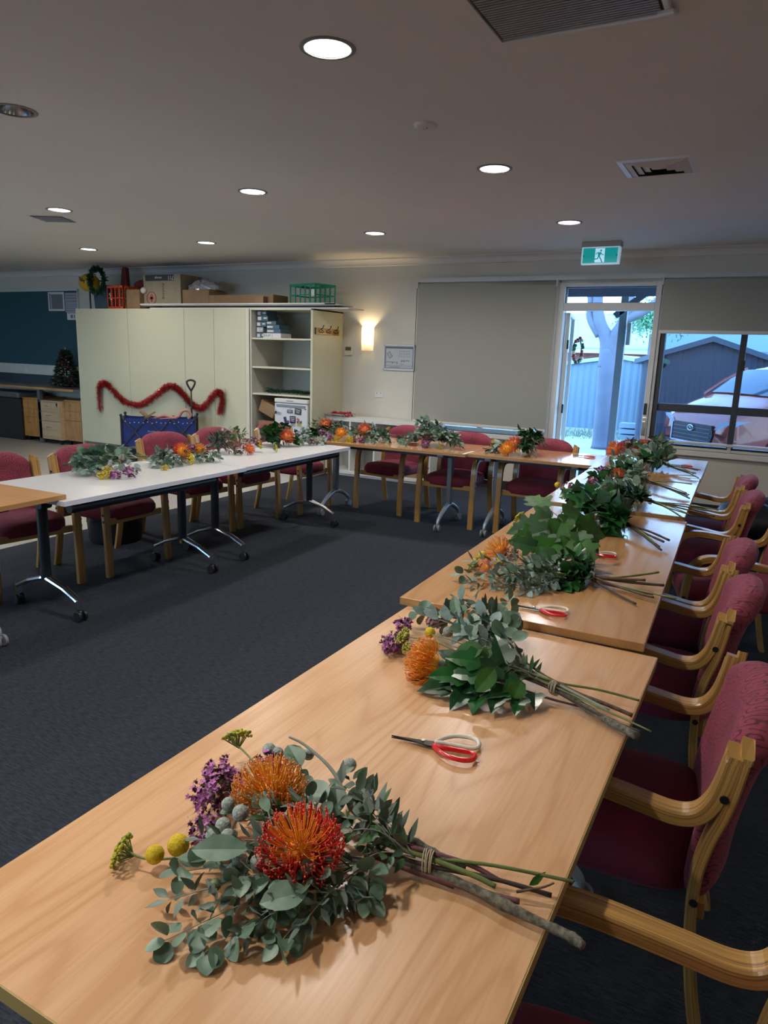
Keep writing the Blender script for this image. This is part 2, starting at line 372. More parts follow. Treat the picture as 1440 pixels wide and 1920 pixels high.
# --- window 1, behind the long blind
def window(name, W, mull, rails, dark, gl='glass'):
    x0, x1, z0, z1 = W; m = MB()
    m.box(x0+.0502, D+.032, z0, x1-.0502, D+.128, z0+.05); m.box(x0+.0502, D+.032, z1-.05, x1-.0502, D+.128, z1); m.box(x0, D+.03, z0, x0+.05, D+.13, z1); m.box(x1-.05, D+.03, z0, x1, D+.13, z1)
    for a in mull: m.box(a-.03, D+.05, z0+.0502, a+.03, D+.12, z1-.0502)
    ed_ = [x0+.0502] + [v for a in mull for v in (a-.0302, a+.0302)] + [x1-.0502]
    for r0, r1 in rails:
        for q in range(0, len(ed_), 2): m.box(ed_[q], D+.052, r0, ed_[q+1], D+.118, r1)
    w = struct(m.build(name, dark, bevel=.004))
    g = MB(); g.box(x0+.04, D+.085, z0+.04, x1-.04, D+.091, z1-.04); g.build('pane', M[gl], w)
    return w
w1 = window('window_1', W1, [-3.06], [], M['alu'])
m = MB(); m.box(W1[0], D+.045, .70, W1[1], D+.05, .707); m.build('gasket', M['darkalu'], w1)
m = MB(); m.box(W1[0]-.04, D-.035, .60, W1[1]+.03, D+.04, .655); s = m.build('window_sill', M['white'], w1, bevel=.004)
M['tint'] = glass_mat('tinted_glass', (.58,.61,.66), .05)
w2 = window('window_2', W2, [-.287, .52, 1.3], [(1.046, 1.128)], M['darkalu'], 'tint')
m = MB(); m.box(W2[0], D+.02, .655, W2[1], D+.05, .685); m.box(W2[0]-.0, D-.01, .72, W2[1], D+.045, .745)
m.box(-.305, D+.01, .655, -.27, D+.05, .745); m.build('track', M['alu'], w2, bevel=.003)
m = MB(); m.box(W2[0], D-.035, .60, W2[1]+.03, D+.04, .655); m.build('window_sill', M['white'], w2, bevel=.004)
m = MB(); m.box(-.29, D+.02, 1.50, -.245, D+.05, 1.60); m.build('latch', M['blackplastic'], w2, bevel=.004)
# --- door frame with transom, leaf swung outwards
m = MB(); x0, x1, _, z1 = DO
m.box(x0, D-.02, 0, x0+.065, D+.13, z1); m.box(x1-.055, D-.02, 0, x1, D+.13, z1); m.box(x0+.0652, D-.018, z1-.045, x1-.0552, D+.128, z1-.001); m.box(x0+.0652, D-.018, 2.085, x1-.0552, D+.128, 2.165)
m.box(x0-.03, D-.03, 0, x0-.0002, D+.018, z1-.001)
dr = struct(m.build('door_1', M['alu'], bevel=.004))
g = MB(); g.box(x0+.06, D+.05, 2.16, x1-.05, D+.056, z1-.04); g.build('transom_pane', M['glass'], dr)
m = MB(); m.box(x0+.065, D+.03, 2.165, x0+.073, D+.09, z1-.045); m.box(x0+.065, D+.03, z1-.053, x1-.055, D+.09, z1-.045); m.box(x0+.065, D+.03, 2.165, x1-.055, D+.09, 2.17); m.build('gasket', M['darkalu'], dr)
m = MB(); m.box(x1-.05, D-.03, 1.0, x1-.02, D-.02, 1.12); m.build('strike_plate', M['blackplastic'], dr)
m = MB(); m.box(x1-.052, D-.03, .78, x1-.012, D-.02, .97); m.box(x1-.052, D-.04, .90, x1-.012, D-.03, .93); m.build('lock_case', M['chrome'], dr, bevel=.003)
# door leaf
HX, HY, TH = x0+.095, D+.10, R(-10)
leaf = bpy.data.objects.new('door_2', None); col.objects.link(leaf); leaf.location = (HX, HY, 0); leaf.rotation_euler.z = PI/2 - TH; struct(leaf)
LW = .86
m = MB(); m.box(0, -.022, .01, .085, .022, 2.07); m.box(LW-.04, -.022, .01, LW, .022, 2.07); m.box(.08, -.022, 2.03, LW-.04, .022, 2.07); m.box(.08, -.022, .01, LW-.08, .022, .13)
m.build('door_frame', M['alu'], leaf, bevel=.004)
m = MB(); m.box(.08, -.003, .12, LW-.035, .003, 2.035); m.build('pane', M['glass'], leaf)
for z in (.35, 1.0, 1.72):
    m = MB(); m.cyl((-.005, -.02, z-.05), (-.005, -.02, z+.05), .011, 8); m.box(-.005, -.026, z-.05, .04, -.021, z+.05); m.build('hinge', M['steel'], leaf)
# bauble wreath on the glass
wr = empty('bauble_wreath', (HX, HY, 0), 'small ring of red, green and cream baubles hanging on the open glass door', 'wreath', rz=PI/2-TH)
wr.location = V((HX, HY, 0)) + Matrix.Rotation(PI/2-TH, 3, 'Z') @ V((.42, -.07, 0)); wr.rotation_euler.z -= R(18)
cx, cz, rr = 0, 1.66, .135
m = MB(); m.tube([(cx, -.03, cz+rr), (cx+.005, -.012, cz+rr+.22), (cx+.02, .055, cz+rr+.225)], .0015, 5); m.build('string', M['blackplastic'], wr)
m = MB(); m.torus((cx, -.035, cz), rr, .008, (0,1,0), 28, 6); m.build('ring', mat('dark_green_wire', (.01, .035, .02), .6), wr, smooth=True)
bc = [mat('bauble_red', (.30, .03, .03), .3), mat('bauble_green', (.01, .10, .07), .3), mat('bauble_cream', (.6, .55, .42), .4), mat('bauble_brown', (.16, .08, .05), .5)]
for i in range(19):
    t = 2*PI*i/19 + rnd.uniform(-.08, .08); r2 = rr + rnd.uniform(-.012, .015)
    m = MB(); m.ball((cx+r2*math.cos(t), -.045+rnd.uniform(-.01,.004), cz+r2*math.sin(t)), rnd.uniform(.019, .027), 10, 7); m.build('bauble', bc[[0,1,1,2,0,3,1][i % 7]], wr, smooth=True)
# pelmet rail and roller blinds
m = MB(); m.box(-3.88, D-.05, 2.405, XR-.05, D, 2.455); m.box(-3.88, D-.062, 2.405, XR-.05, D-.05, 2.418); m.box(-3.88, D-.062, 2.444, XR-.05, D-.05, 2.456)
struct(m.build('trim_4', M['alu'], bevel=.002))
def blind(x0, x1, ztop, zbot, label):
    e = empty('roller_blind', ((x0+x1)/2, D-.05, ztop), label, 'blind'); w = (x1-x0)/2
    m = MB(); m.box(-w+.01, -.034, zbot-ztop, w-.01, -.031, -.03); m.build('blind_fabric', M['blind'], e)
    m = MB(); m.cyl((-w+.008, -.012, -.03), (w-.008, -.012, -.03), .026, 20); m.build('roller', M['blind'], e, smooth=True)
    m = MB(); m.box(-w+.008, -.045, zbot-ztop-.03, w-.008, -.02, zbot-ztop+.004); m.build('bottom_rail', M['alu'], e, bevel=.004)
    for s in (-1, 1):
        m = MB(); m.box(s*w-.006, -.042, -.065, s*w+.006, .045, .01); m.build('bracket', M['white'], e, bevel=.002)
    m = MB(); m.tube([(-w-.012 if x0 < -3 else -w-.004, -.02, -.03), (-w-.012 if x0 < -3 else -w-.004, -.02, zbot-ztop+ (-.02 if x0 < -3 else .35))], .0035, 6); m.build('chain', M['steel'], e)
blind(-3.90, -2.205, 2.40, .757, 'tall grey roller blind drawn almost to the sill left of the door')
blind(-1.10, .55, 2.40, 1.88, 'grey roller blind rolled a third down over the window with the orange car')
blind(.57, 2.1, 2.40, 1.88, 'grey roller blind at the far right end of the window wall')

# ------------------------------------------------------------------ ceiling fittings
lens_on = mat('downlight_lens', (.8, .85, .9), .4, emit=(.72, .86, 1), es=3.0)
reflector = mat('downlight_reflector', (.5, .5, .52), .12, 1)
M['trimring'] = mat('trim_ring', (.2, .19, .19), .5)
places = {(-1.70,2.62):'large round lit downlight nearest the camera, at top centre', (-3.61,2.62):'round unlit downlight with a silver reflector at the left edge',
 (-1.70,4.56):'round lit downlight between the smoke detector and the square vent', (-3.61,4.56):'round lit downlight in the middle of the ceiling, left of the smoke detector',
 (-5.77,4.56):'round lit downlight beside the dark slotted vent on the left', (-1.70,6.46):'round lit downlight nearest the green exit sign', (-3.61,6.46):'round lit downlight above the tall roller blind and wall lamp',
 (-5.77,6.46):'round lit downlight above the cream cupboards', (-7.68,6.46):'farthest left lit downlight, near the yellow hat on the cupboard'}
for y in LY:
    for x in LX:
        if (x, y) == (-7.68, 2.62) or (x, y) == (-7.68, 4.56): pass
        lab = places.get((x, y), 'round ceiling downlight outside the photograph behind the camera')
        on = (x, y) != (-3.61, 2.62)
        e = empty('downlight', (x, y, CH), lab, 'ceiling light', 'round recessed downlights')
        m = MB(); m.lathe([(LR+.020, .0), (LR+.019, -.003), (LR+.006, -.005), (LR-.001, -.004), (LR-.001, 0)], n=40); m.build('trim_ring', M['trimring'], e, smooth=True)
        if on:
            m = MB(); m.cyl((0,0,.001), (0,0,.006), LR-.002, 40); m.build('lens', lens_on, e)
            la = bpy.data.lights.new('lamp', 'AREA'); la.shape = 'DISK'; la.size = .172; la.color = (1, .93, .84); la.energy = 19; la.spread = R(165)
            if y > 5: la.energy = 15
            elif y > 4: la.energy = 12
            elif x < -3: la.energy = 10
            if x < -5: la.energy *= .8
            lo = bpy.data.objects.new('lamp', la); lo.location = (0, 0, -.001); col.objects.link(lo); lo.parent = e
        else:
            m = MB(); m.lathe([(LR-.003, 0), (LR-.012, .05), (LR-.03, .10), (.03, .125), (0.001, .127)], n=40); m.build('reflector', reflector, e, smooth=True)
            m = MB(); m.tube([(-.02, 0, .10), (-.02, 0, .05), (.02, 0, .05), (.02, 0, .10)], .008, 8); m.build('bulb', mat('unlit_bulb', (.6,.6,.6), .3), e, smooth=True)
# smoke detector
e = empty('smoke_detector', (-1.74, 3.615, CH), 'flat white smoke detector disc on the ceiling', 'smoke detector')
m = MB(); m.lathe([(0.001, -.016), (.04, -.016), (.058, -.01), (.062, 0)], n=32); m.build('housing', M['ceiling'], e, smooth=True)
m = MB(); m.ball((.01, 0, -.017), .004, 8, 5); m.ball((-.012, .01, -.017), .003, 8, 5); m.build('indicator', mat('indicator', (.5,.1,.1), .3), e)
# square vent right: nested louvres
def vent(cx, cy, s, rot, lab, dark):
    e = empty('ceiling_vent', (cx, cy, CH), lab, 'vent', rz=rot)
    m = MB(); h = s/2
    for a in (0, 1, 2, 3):
        q = Matrix.Rotation(a*PI/2, 3, 'Z')
        pr = [(-h, -h, 0), (h, -h, 0), (h-.035, -h+.035, -.006), (-h+.035, -h+.035, -.006), (h-.035, -h+.035, 0), (-h+.035, -h+.035, 0)]
        m.add([q @ V(p) for p in pr], [(0,1,2,3), (3,2,4,5)])
    m.build('vent_frame', M['alu'], e)
    if dark:
        m = MB(); m.box(-h+.03, -h+.03, .001, h-.03, h-.03, .004); m.build('backing', M['blackplastic'], e, loc=(0,0,-.004))
        for k in range(7):
            y = -h+.06+k*(s-.12)/6
            m = MB(); m.obox((0, y, -.008), s-.08, .03, .003, Matrix.Rotation(.35, 3, 'X')); m.build('louvre', M['ceiling'], e)
    else:
        m = MB(); m.box(-h+.03, -h+.03, .001, h-.03, h-.03, .004); m.build('backing', M['blackplastic'], e, loc=(0,0,-.002))
        for k in range(4):
            r0 = h-.036-k*.045; r1 = r0-.043 if k < 3 else .0; m = MB()
            for a in range(4):
                q = Matrix.Rotation(a*PI/2, 3, 'Z'); m.add([q @ V(p) for p in [(-r0, -r0, -.002), (r0, -r0, -.002), (r1, -r1, -.014), (-r1, -r1, -.014)]], [(0,1,2,3)])
            m.build('louvre', mat('louvre', (.55,.50,.43), .6) if k == 0 else bpy.data.materials['louvre'], e)
    return e
vent(-.765, 4.87, .43, 0, 'square white air vent with nested louvres right of the downlights', False)
vent(-6.21, 4.84, .38, R(25), 'dark slotted square air vent next to the left downlight', True)
# large return-air grille, upper right
e = empty('air_grille', (-.755, 2.39, CH), 'large ribbed air return grille at the top right of the ceiling', 'vent')
m = MB(); w, d = .285, .40
m.box(-w, -d, -.012, w, d, -.001); m.build('backing', M['blackplastic'], e)
m = MB()
for k in range(46):
    y = -d + .02 + k*(2*d-.04)/45; m.box(-w+.01, y-.005, -.02, w-.01, y+.004, -.012)
m.build('rib_panel', mat('grille_rib', (.27, .25, .25), .5), e)
m = MB(); m.box(w, -d, -.022, w+.02, d+.02, 0); m.build('frame_rail', M['alu'], e, bevel=.003)
m = MB(); m.box(-w-.004, d, -.022, w-.001, d+.02, 0); m.build('frame_rail', M['alu'], e, bevel=.003)
m = MB(); m.box(-w-.006, -d, -.022, -w-.001, d-.001, 0); m.build('frame_rail', M['alu'], e, bevel=.003)
m = MB(); m.ball((w+.03, d+.005, -.018), .014, 10, 6); m.box(w-.02, d-.03, -.03, w+.03, d-.01, -.022); m.build('latch', M['alu'], e)
# exit sign
e = empty('exit_sign', (-1.645, 7.55, CH), 'green running man exit sign hanging over the door', 'sign')
m = MB(); m.box(-.19, -.03, -.05, .19, .09, 0); m.build('mounting_box', mat('sign_mount', (.40,.38,.36), .6), e, bevel=.004)
m = MB(); m.prism([(-.03, -.05), (.06, -.05), (.035, -.215), (-.03, -.215)], lambda q: V((-.185, q[0], q[1])), lambda q: V((.185, q[0], q[1]))); m.build('casing', mat('sign_casing', (.65,.75,.8), .4, emit=(.55,.8,1), es=.25), e, bevel=.006)
gm = mat('sign_green', (.0, .22, .20), .4, emit=(.0, .30, .30), es=.5); wm = mat('sign_white', (.6,.75,.85), .4, emit=(.5,.78,1), es=.5)
m = MB(); m.box(-.168, -.034, -.203, .168, -.031, -.062); m.build('green_panel', gm, e)
m = MB(); m.box(-.048, -.036, -.198, .044, -.034, -.066); m.build('white_panel', wm, e)
m = MB(); yy = -.038
m.cyl((.008, yy, -.088), (.008, yy+.002, -.088), .0095, 16)
def limb(pts, r=.006): m.tube([(a, yy, b) for a, b in pts], r, 6)
m.prism([(-.022, -.103), (.008, -.103), (.012, -.112), (-.004, -.145), (-.019, -.145)], lambda q: V((q[0], yy-.002, q[1])), lambda q: V((q[0], yy+.002, q[1])))
limb([(-.02, -.106), (-.032, -.112), (-.04, -.125)], .0045); limb([(.006, -.106), (.018, -.124), (.038, -.13)], .0045)
limb([(-.014, -.143), (-.02, -.163), (-.05, -.168), (-.056, -.185)], .006); limb([(-.006, -.143), (.008, -.165), (.02, -.185), (.02, -.194), (.03, -.196)], .006)
m.build('running_figure', gm, e)
m = MB()
for s in (-.16, .16): m.cyl((s, -.036, -.135), (s, -.034, -.135), .006, 10)
m.build('screw', M['blackplastic'], e)

# ------------------------------------------------------------------ things on the far wall
e = empty('wall_lamp', (-4.61, D, 1.73), 'glowing white wall lamp between the thermostat and the framed plan', 'lamp')
m = MB(); pr = [(-.075, 0), (-.072, -.05), (-.05, -.085), (0, -.098), (.05, -.085), (.072, -.05), (.075, 0)]
for i in range(len(pr)-1):
    (a0, b0), (a1, b1) = pr[i], pr[i+1]
    m.add([(a0,b0,-.145),(a1,b1,-.145),(a1,b1,.145),(a0,b0,.145)], [(0,1,2,3)])
sh, t_, b_ = nt('lamp_glass')
b_.inputs['Base Color'].default_value = (.9, .85, .7, 1); tl = t_.nodes.new('ShaderNodeBsdfTranslucent'); tl.inputs[0].default_value = (.95, .9, .75, 1)
ms = t_.nodes.new('ShaderNodeMixShader'); ms.inputs[0].default_value = .55; t_.links.new(b_.outputs[0], ms.inputs[1]); t_.links.new(tl.outputs[0], ms.inputs[2]); t_.links.new(ms.outputs[0], t_.nodes['Material Output'].inputs['Surface'])
m.build('lamp_shade', sh, e, smooth=True)
m = MB(); m.box(-.05, -.012, -.11, .05, 0, .11); m.build('back_plate', M['white'], e)
m = MB(); m.ball((0, -.045, .02), .022, 12, 8, (1,1,1.5)); m.build('bulb', mat('warm_bulb', (1,.9,.7), .4, emit=(1,.78,.42), es=30), e, smooth=True)
la = bpy.data.lights.new('bulb_light', 'POINT'); la.energy = 9; la.color = (1, .74, .40); la.shadow_soft_size = .024
lo = bpy.data.objects.new('bulb_light', la); lo.location = (0, -.045, .07); col.objects.link(lo); lo.parent = e
def fill_lamp(loc, ax, lab, en=80):  # copies of the wall lamp added on unseen walls to brighten the ceiling
    e = empty('wall_lamp', loc, lab, 'lamp'); e.rotation_euler.z = ax
    for c in SCONCE.children:
        c2 = c.copy(); col.objects.link(c2); c2.parent = e
        if c2.type == 'LIGHT': c2.data = c2.data.copy(); c2.data.energy = en; c2.data.color = (1, .88, .72)
SCONCE = e
for y_, w_ in ((-.8, 'nearest the wall behind the camera'), (2.0, 'in the middle'), (4.8, 'nearest the window wall')): fill_lamp((XR, y_, 1.95), -PI/2, 'added warm fill lamp on the unseen right wall, ' + w_)
for x_, w_ in ((-3.7, 'right of the added windows'), (-8.1, 'between the two added windows')): fill_lamp((x_, YB, 1.95), PI, 'added warm fill lamp on the unseen wall behind the camera, ' + w_)
fill_lamp((XL, 2.0, 1.95), PI/2, 'added warm fill lamp on the unseen left wall')
e = empty('thermostat', (-4.895, D, 1.58), 'small beige wall thermostat left of the glowing lamp', 'thermostat')
m = MB(); m.box(-.055, -.025, -.06, .055, 0, .06); m.build('casing', M['creamedge'], e, bevel=.004)
m = MB(); m.box(-.042, -.028, .0, .042, -.024, .045); m.build('display', mat('display', (.10,.07,.05), .3), e)
e = empty('framed_plan', (-4.155, D, 1.51), 'silver framed evacuation plan on the wall beside the tall blind', 'picture')
m = MB()
for x0, z0, x1, z1 in ((-.225,-.16,.225,-.14), (-.225,.14,.225,.16), (-.225,-.16,-.205,.16), (.205,-.16,.225,.16)): m.box(x0, -.018, z0, x1, 0, z1)
m.build('frame', mat('silver_frame', (.48,.46,.44), .35, .3), e, bevel=.003)
m = MB(); m.box(-.206, -.008, -.141, .206, -.004, .141); m.build('sheet', mat('plan_sheet', (.42,.43,.46), .4), e)
m = MB()
def inkbox(x0, z0, x1, z1): m.box(min(x0,x1), -.0095, min(z0,z1), max(x0,x1), -.008, max(z0,z1))
for q in ((-.195,-.132,-.188,.132), (.188,-.132,.195,.132), (-.195,.112,.195,.132), (-.195,-.132,.195,-.127), (-.19,-.105,.19,-.103), (-.19,-.06,-.03,-.054), (-.10,-.075,-.09,-.054), (-.03,-.08,-.022,-.054), (-.19,-.098,.19,-.096)): inkbox(*q)
for k in range(12): inkbox(-.13+k*.012, -.122, -.123+k*.012, -.114)
for k in range(5):
    for l in range(3):
        x = .0 + k*.033 + rnd.uniform(-.004,.004); z = .085-l*.032; inkbox(x, z, x+.018, z-.003); inkbox(x, z-.012, x+.018, z-.014); inkbox(x, z, x+.002, z-.014)
for k in range(6): inkbox(.03+k*.02, -.035-rnd.uniform(0,.02), .04+k*.02, -.03)
for k in range(4): inkbox(.02+k*.012, -.08, .027+k*.012, -.074)
m.obox((-.135, -.0088, .03), .05, .0015, .075, Matrix.Rotation(-.6, 3, 'Y')); m.build('drawing', mat('plan_ink', (.09,.09,.11), .5), e)
m = MB(); m.obox((-.135, -.0098, .03), .04, .001, .062, Matrix.Rotation(-.6, 3, 'Y')); m.build('plan_area', mat('plan_sheet2', (.36,.37,.4), .5), e)
def gpo(x, z, lab, par_loc=None):
    e = empty('power_outlet', (x, D, z), lab, 'power outlet')
    m = MB(); m.box(-.057, -.01, -.036, .057, 0, .036); m.build('cover_plate', M['white'], e, bevel=.004)
    m = MB()
    for s in (-.03, .03): m.box(s-.006, -.013, .012, s+.006, -.01, .028); m.box(s-.009, -.0112, -.012, s-.006, -.0098, .0); m.box(s+.006, -.0112, -.012, s+.009, -.0098, .0)
    m.build('socket', M['grey'], e)
gpo(-4.43, 1.035, 'white double power outlet on the wall below the framed plan')
# pinboard and cable duct at the left
e = empty('pinboard', (-11.5, D-.002, 1.8), 'dark teal pinboard covering the wall on the left', 'pinboard')
m = MB(); m.box(-1.6, -.02, -.62, 1.50, 0, .59); m.build('board', M['teal'], e)
m = MB(); m.box(-1.62, -.026, .585, 1.52, 0, .61); m.box(1.50, -.026, -.62, 1.52, 0, .6); m.box(-1.62, -.03, -.645, 1.52, 0, -.615); m.build('edging', M['alu'], e)
e = empty('cable_duct', (-11.5, D, 1.09), 'white cable duct along the wall under the teal pinboard', 'cable duct')
m = MB(); m.box(-1.62, -.06, -.07, 2.3, 0, .075); m.build('duct', M['alu'], e, bevel=.004)
m = MB(); m.box(.12, -.066, -.04, .24, -.06, .05); m.build('socket_plate', M['white'], e, bevel=.003)
m = MB(); m.box(-13.1, D-.013, .874, -9.25, D-.001, 1.015); tag(m.build('splashback', mat('blue_grey_panel', (.05,.07,.10), .5)), 'blue-grey upstand between the bench and the cable duct', 'splashback')
def paper(x0, z1, x1, z0, lab, lines, dark=False):
    e = empty('paper_notice', ((x0+x1)/2, D-.022, z1), lab, 'notice'); w = (x1-x0)/2; h = z1-z0
    m = MB(); m.box(-w, -.003, -h, w, 0, 0); m.build('sheet', M['paper'] if not dark else mat('notice_grey', (.35,.36,.42), .6), e)
    m = MB()
    for a, b, c, d in lines: m.box(-w+a*2*w, -.0045, -d*h, -w+c*2*w, -.003, -b*h)
    m.build('print', mat('notice_print', (.16,.17,.2), .7), e)
paper(-10.70, 2.37, -10.31, 2.07, 'framed pale notice pinned at the left of two on the teal board', [(.08,.08,.16,.92), (.2,.12,.92,.9)])
paper(-10.29, 2.355, -9.98, 2.05, 'grey printed notice pinned at the right corner of the teal board', [(.06,.12,.94,.16), (.06,.26,.94,.3), (.06,.42,.94,.46), (.06,.6,.9,.62), (.06,.7,.94,.72), (.06,.8,.8,.82), (.06,.9,.94,.92)], True)
paper(-10.26, 2.045, -9.98, 1.93, 'small lower notice below the grey printed one on the board', [(.3,.3,.5,.75), (.6,.3,.68,.75), (.05,.08,.95,.14)])

# ================================================================== cupboards and shelf unit
WY = 7.458; WT = 2.06
e = empty('cupboard', (-9.2, WY, 0), 'wide cream laminate cupboard with four tall doors behind the blue wagon', 'cupboard')
m = MB(); m.box(0, .02, .10, 3.20, D-WY-.002, WT-.001); m.build('body', M['cream'], e)
m = MB(); m.box(.02, .05, 0, 3.20, .07, .10); m.build('plinth', mat('plinth_grey', (.20,.20,.17), .6), e)
m = MB(); m.box(-.018, 0, 0, 0, D-WY-.002, WT); m.build('side_panel', M['creamedge'], e, bevel=.002)
for a, b in ((0, 1.051), (1.055, 2.114), (2.118, 2.635), (2.639, 3.165)):
    m = MB(); m.box(a+.001, 0, .10, b-.001, .018, WT-.002); m.build('door', M['cream'], e, bevel=.0015)
m = MB(); m.box(3.168, -.004, 0, 3.225, .02, WT); m.build('end_stile', M['creamedge'], e, bevel=.002)
e = empty('shelf_unit', (-5.96, WY, 0), 'open cream shelf unit with a bar fridge below, right end of the cupboards', 'shelf')
m = MB(); m.box(0, 0, 0, .02, D-WY-.002, WT); m.build('side_panel', M['inner'], e)
m = MB(); m.box(.935, -.004, 0, .967, D-WY-.002, WT); m.build('side_panel', M['cream'], e, bevel=.002)
m = MB(); m.box(.02, D-WY-.02, 0, .935, D-WY-.002, WT); m.build('back_panel', M['inner'], e)
m = MB(); m.box(0, -.004, WT-.018, .967, D-WY-.002, WT); m.build('top_panel', M['creamedge'], e)
for z in (1.70, 1.34, 1.00):
    m = MB(); m.box(.02, .012, z-.02, .935, D-WY-.02, z); m.build('shelf', M['creamedge'], e, bevel=.002)
# coat rack on its side
e = empty('coat_rack', (-4.993, 7.77, 1.80), 'small wooden coat rack with curly metal hooks on the shelf side', 'coat rack')
m = MB(); m.box(0, -.27, -.04, .016, .27, .035); m.build('backboard', wood('rack_wood', (.22,.10,.02), (.42,.22,.06), 'Y', .3), e, bevel=.004)
for k in range(3):
    y = -.17+k*.17; m = MB()
    m.tube(catmull([(.016, y, .02), (.045, y, .03), (.06, y, .06)], 5), .005, 6)
    m.tube(catmull([(.018, y-.035, .012), (.03, y-.05, -.005), (.03, y-.02, -.022), (.03, y, -.005), (.03, y+.02, -.022), (.03, y+.05, -.005), (.018, y+.035, .012)], 5), .005, 6)
    m.ball((.062, y, .064), .008, 8, 5); m.build('hook', M['steel'], e, smooth=True)
m = MB(); m.box(.0, -.275, -.042, .02, -.245, .037); m.build('end_cap', mat('dark_wood_end', (.04,.015,.005), .4), e)

# --- boxes on the top shelf
boxm = [mat('box_teal', (.06,.12,.16), .5), mat('box_pale', (.38,.42,.45), .5), mat('box_white', (.6,.6,.62), .5)]
def carton(name, x0, y0, z0, sx, sy, sz, mm, label, rz=0, group=None, lab=None):
    e = empty(name, (x0+sx/2, y0+sy/2, z0), label, 'box', group, rz)
    m = MB(); m.box(-sx/2, -sy/2, 0, sx/2, sy/2, sz); m.build('carton', mm, e, bevel=.0015)
    if lab:
        for a, b, c, d in lab:
            m = MB(); m.box(-sx/2+a*sx, -sy/2-.0012, b*sz, -sx/2+c*sx, -sy/2, d*sz)
            m.build('printed_label', boxm[2] if mm is not boxm[2] else M['grey'], e)
    return e
spots = [(-5.925, 1.702, 0, .135), (-5.925, 1.772, 1, .10), (-5.925, 1.842, 0, .15), (-5.915, 1.912, 0, .17), (-5.92, 1.976, 0, .155)]
names = ['lowest', 'second', 'third', 'fourth', 'topmost']
for i, (x, z, mi, w) in enumerate(spots):
    carton('small_box', x, 7.55, z, w, .22, .062, boxm[mi], f'small teal and white box, {names[i]} in the left stack on the top shelf', group='small boxes stacked on the top shelf', lab=[(.05, .15, .38, .8), (.6, .4, .9, .7)])
carton('small_box', -5.80, 7.52, 1.702, .28, .22, .058, boxm[2], 'long white printed box at the foot of the right stack, top shelf', group='small boxes stacked on the top shelf', lab=[(.05,.2,.1,.8), (.15,.3,.2,.7), (.26,.2,.3,.7), (.35,.3,.4,.8), (.5,.1,.52,.9)])
for i, (z, w, t) in enumerate(((1.762, .22, .05), (1.814, .20, .05), (1.866, .15, .045))):
    carton('small_box', -5.775, 7.56, z, w, .2, t, boxm[0], 'small teal box ' + ['resting directly on the long white box', 'in the middle of the right stack on the top shelf', 'topmost of the right stack on the top shelf'][i], group='small boxes stacked on the top shelf', lab=[(.05, .3, .5, .75)])
# --- tinsel helper
def tinsel(path, r, n, L, seed, w=.0022):
    rg = random.Random(seed); m = MB(); P = [V(p) for p in path]; k = len(P)
    for i in range(n):
        u = rg.uniform(0, k-1.001); a = int(u); p = P[a].lerp(P[a+1], u-a); d = (P[a+1]-P[a]).normalized()
        v = V((rg.gauss(0,1), rg.gauss(0,1), rg.gauss(0,1))); v = (v - d*v.dot(d)*.6).normalized(); s = d.cross(v).normalized()*w
        l = L*rg.uniform(.7, 1.15); q = p + v*l + V((0,0,-.15*l)); mid = p + v*l*.55 + d*rg.uniform(-.3,.3)*l
        m.mi = 0 if rg.random() < .8 else 1
        m.add([p-s, p+s, mid+s, mid-s, q], [(0,1,2,3), (3,2,4)])
    m.mi = 0; m.tube(P, r, 6)
    return m
ts_red = mat('red_tinsel', (.42, .012, .018), .35, .35); ts_red2 = mat('red_tinsel_glint', (.8, .25, .22), .2, .8)
ts_gr = mat('green_tinsel', (.005, .045, .03), .35, .4); ts_gr2 = mat('green_tinsel_glint', (.25, .5, .42), .2, .8)
m = tinsel(catmull([(-5.80,7.60,1.045), (-5.6,7.56,1.035), (-5.4,7.60,1.04), (-5.2,7.57,1.035), (-5.06,7.6,1.035)], 6), .006, 1500, .042, 3)
tag(m.build('tinsel_garland', [ts_gr, ts_gr2]), 'dark green tinsel lying on the shelf above the fridge', 'tinsel')
zt = 2.06
gp = [(-8.74,.60), (-8.75,.80), (-8.73,.95), (-8.64,1.0), (-8.54,.97), (-8.38,.85), (-8.22,.76), (-8.02,.72), (-7.85,.745), (-7.70,.82), (-7.51,.93), (-7.38,1.01), (-7.25,1.02), (-7.15,.97), (-7.06,.90), (-6.95,.81), (-6.83,.755), (-6.72,.77), (-6.60,.88), (-6.50,.97), (-6.43,.98), (-6.39,.90), (-6.41,.80), (-6.44,.70)]
gar = empty('tinsel_garland', (0,0,0), 'red tinsel garland hung in two swags across the cream cupboard doors', 'tinsel')
m = tinsel(catmull([(x, WY-.055, z) for x, z in gp], 5), .014, 9500, .068, 5)
gar2 = m.build('tinsel', [ts_red, ts_red2], gar)
for x in (-8.70, -8.55, -7.27, -7.15, -6.51, -6.37):
    z = 1.0 if x < -6.6 else .965
    m = MB(); m.tube(catmull([(x, WY-.004, z-.03), (x-.002, WY-.01, z+.05), (x+.014, WY-.03, z+.075), (x+.03, WY-.03, z+.05), (x+.032, WY-.03, z)], 5), .0028, 6); m.build('wire_hook', M['chrome'], gar, smooth=True)

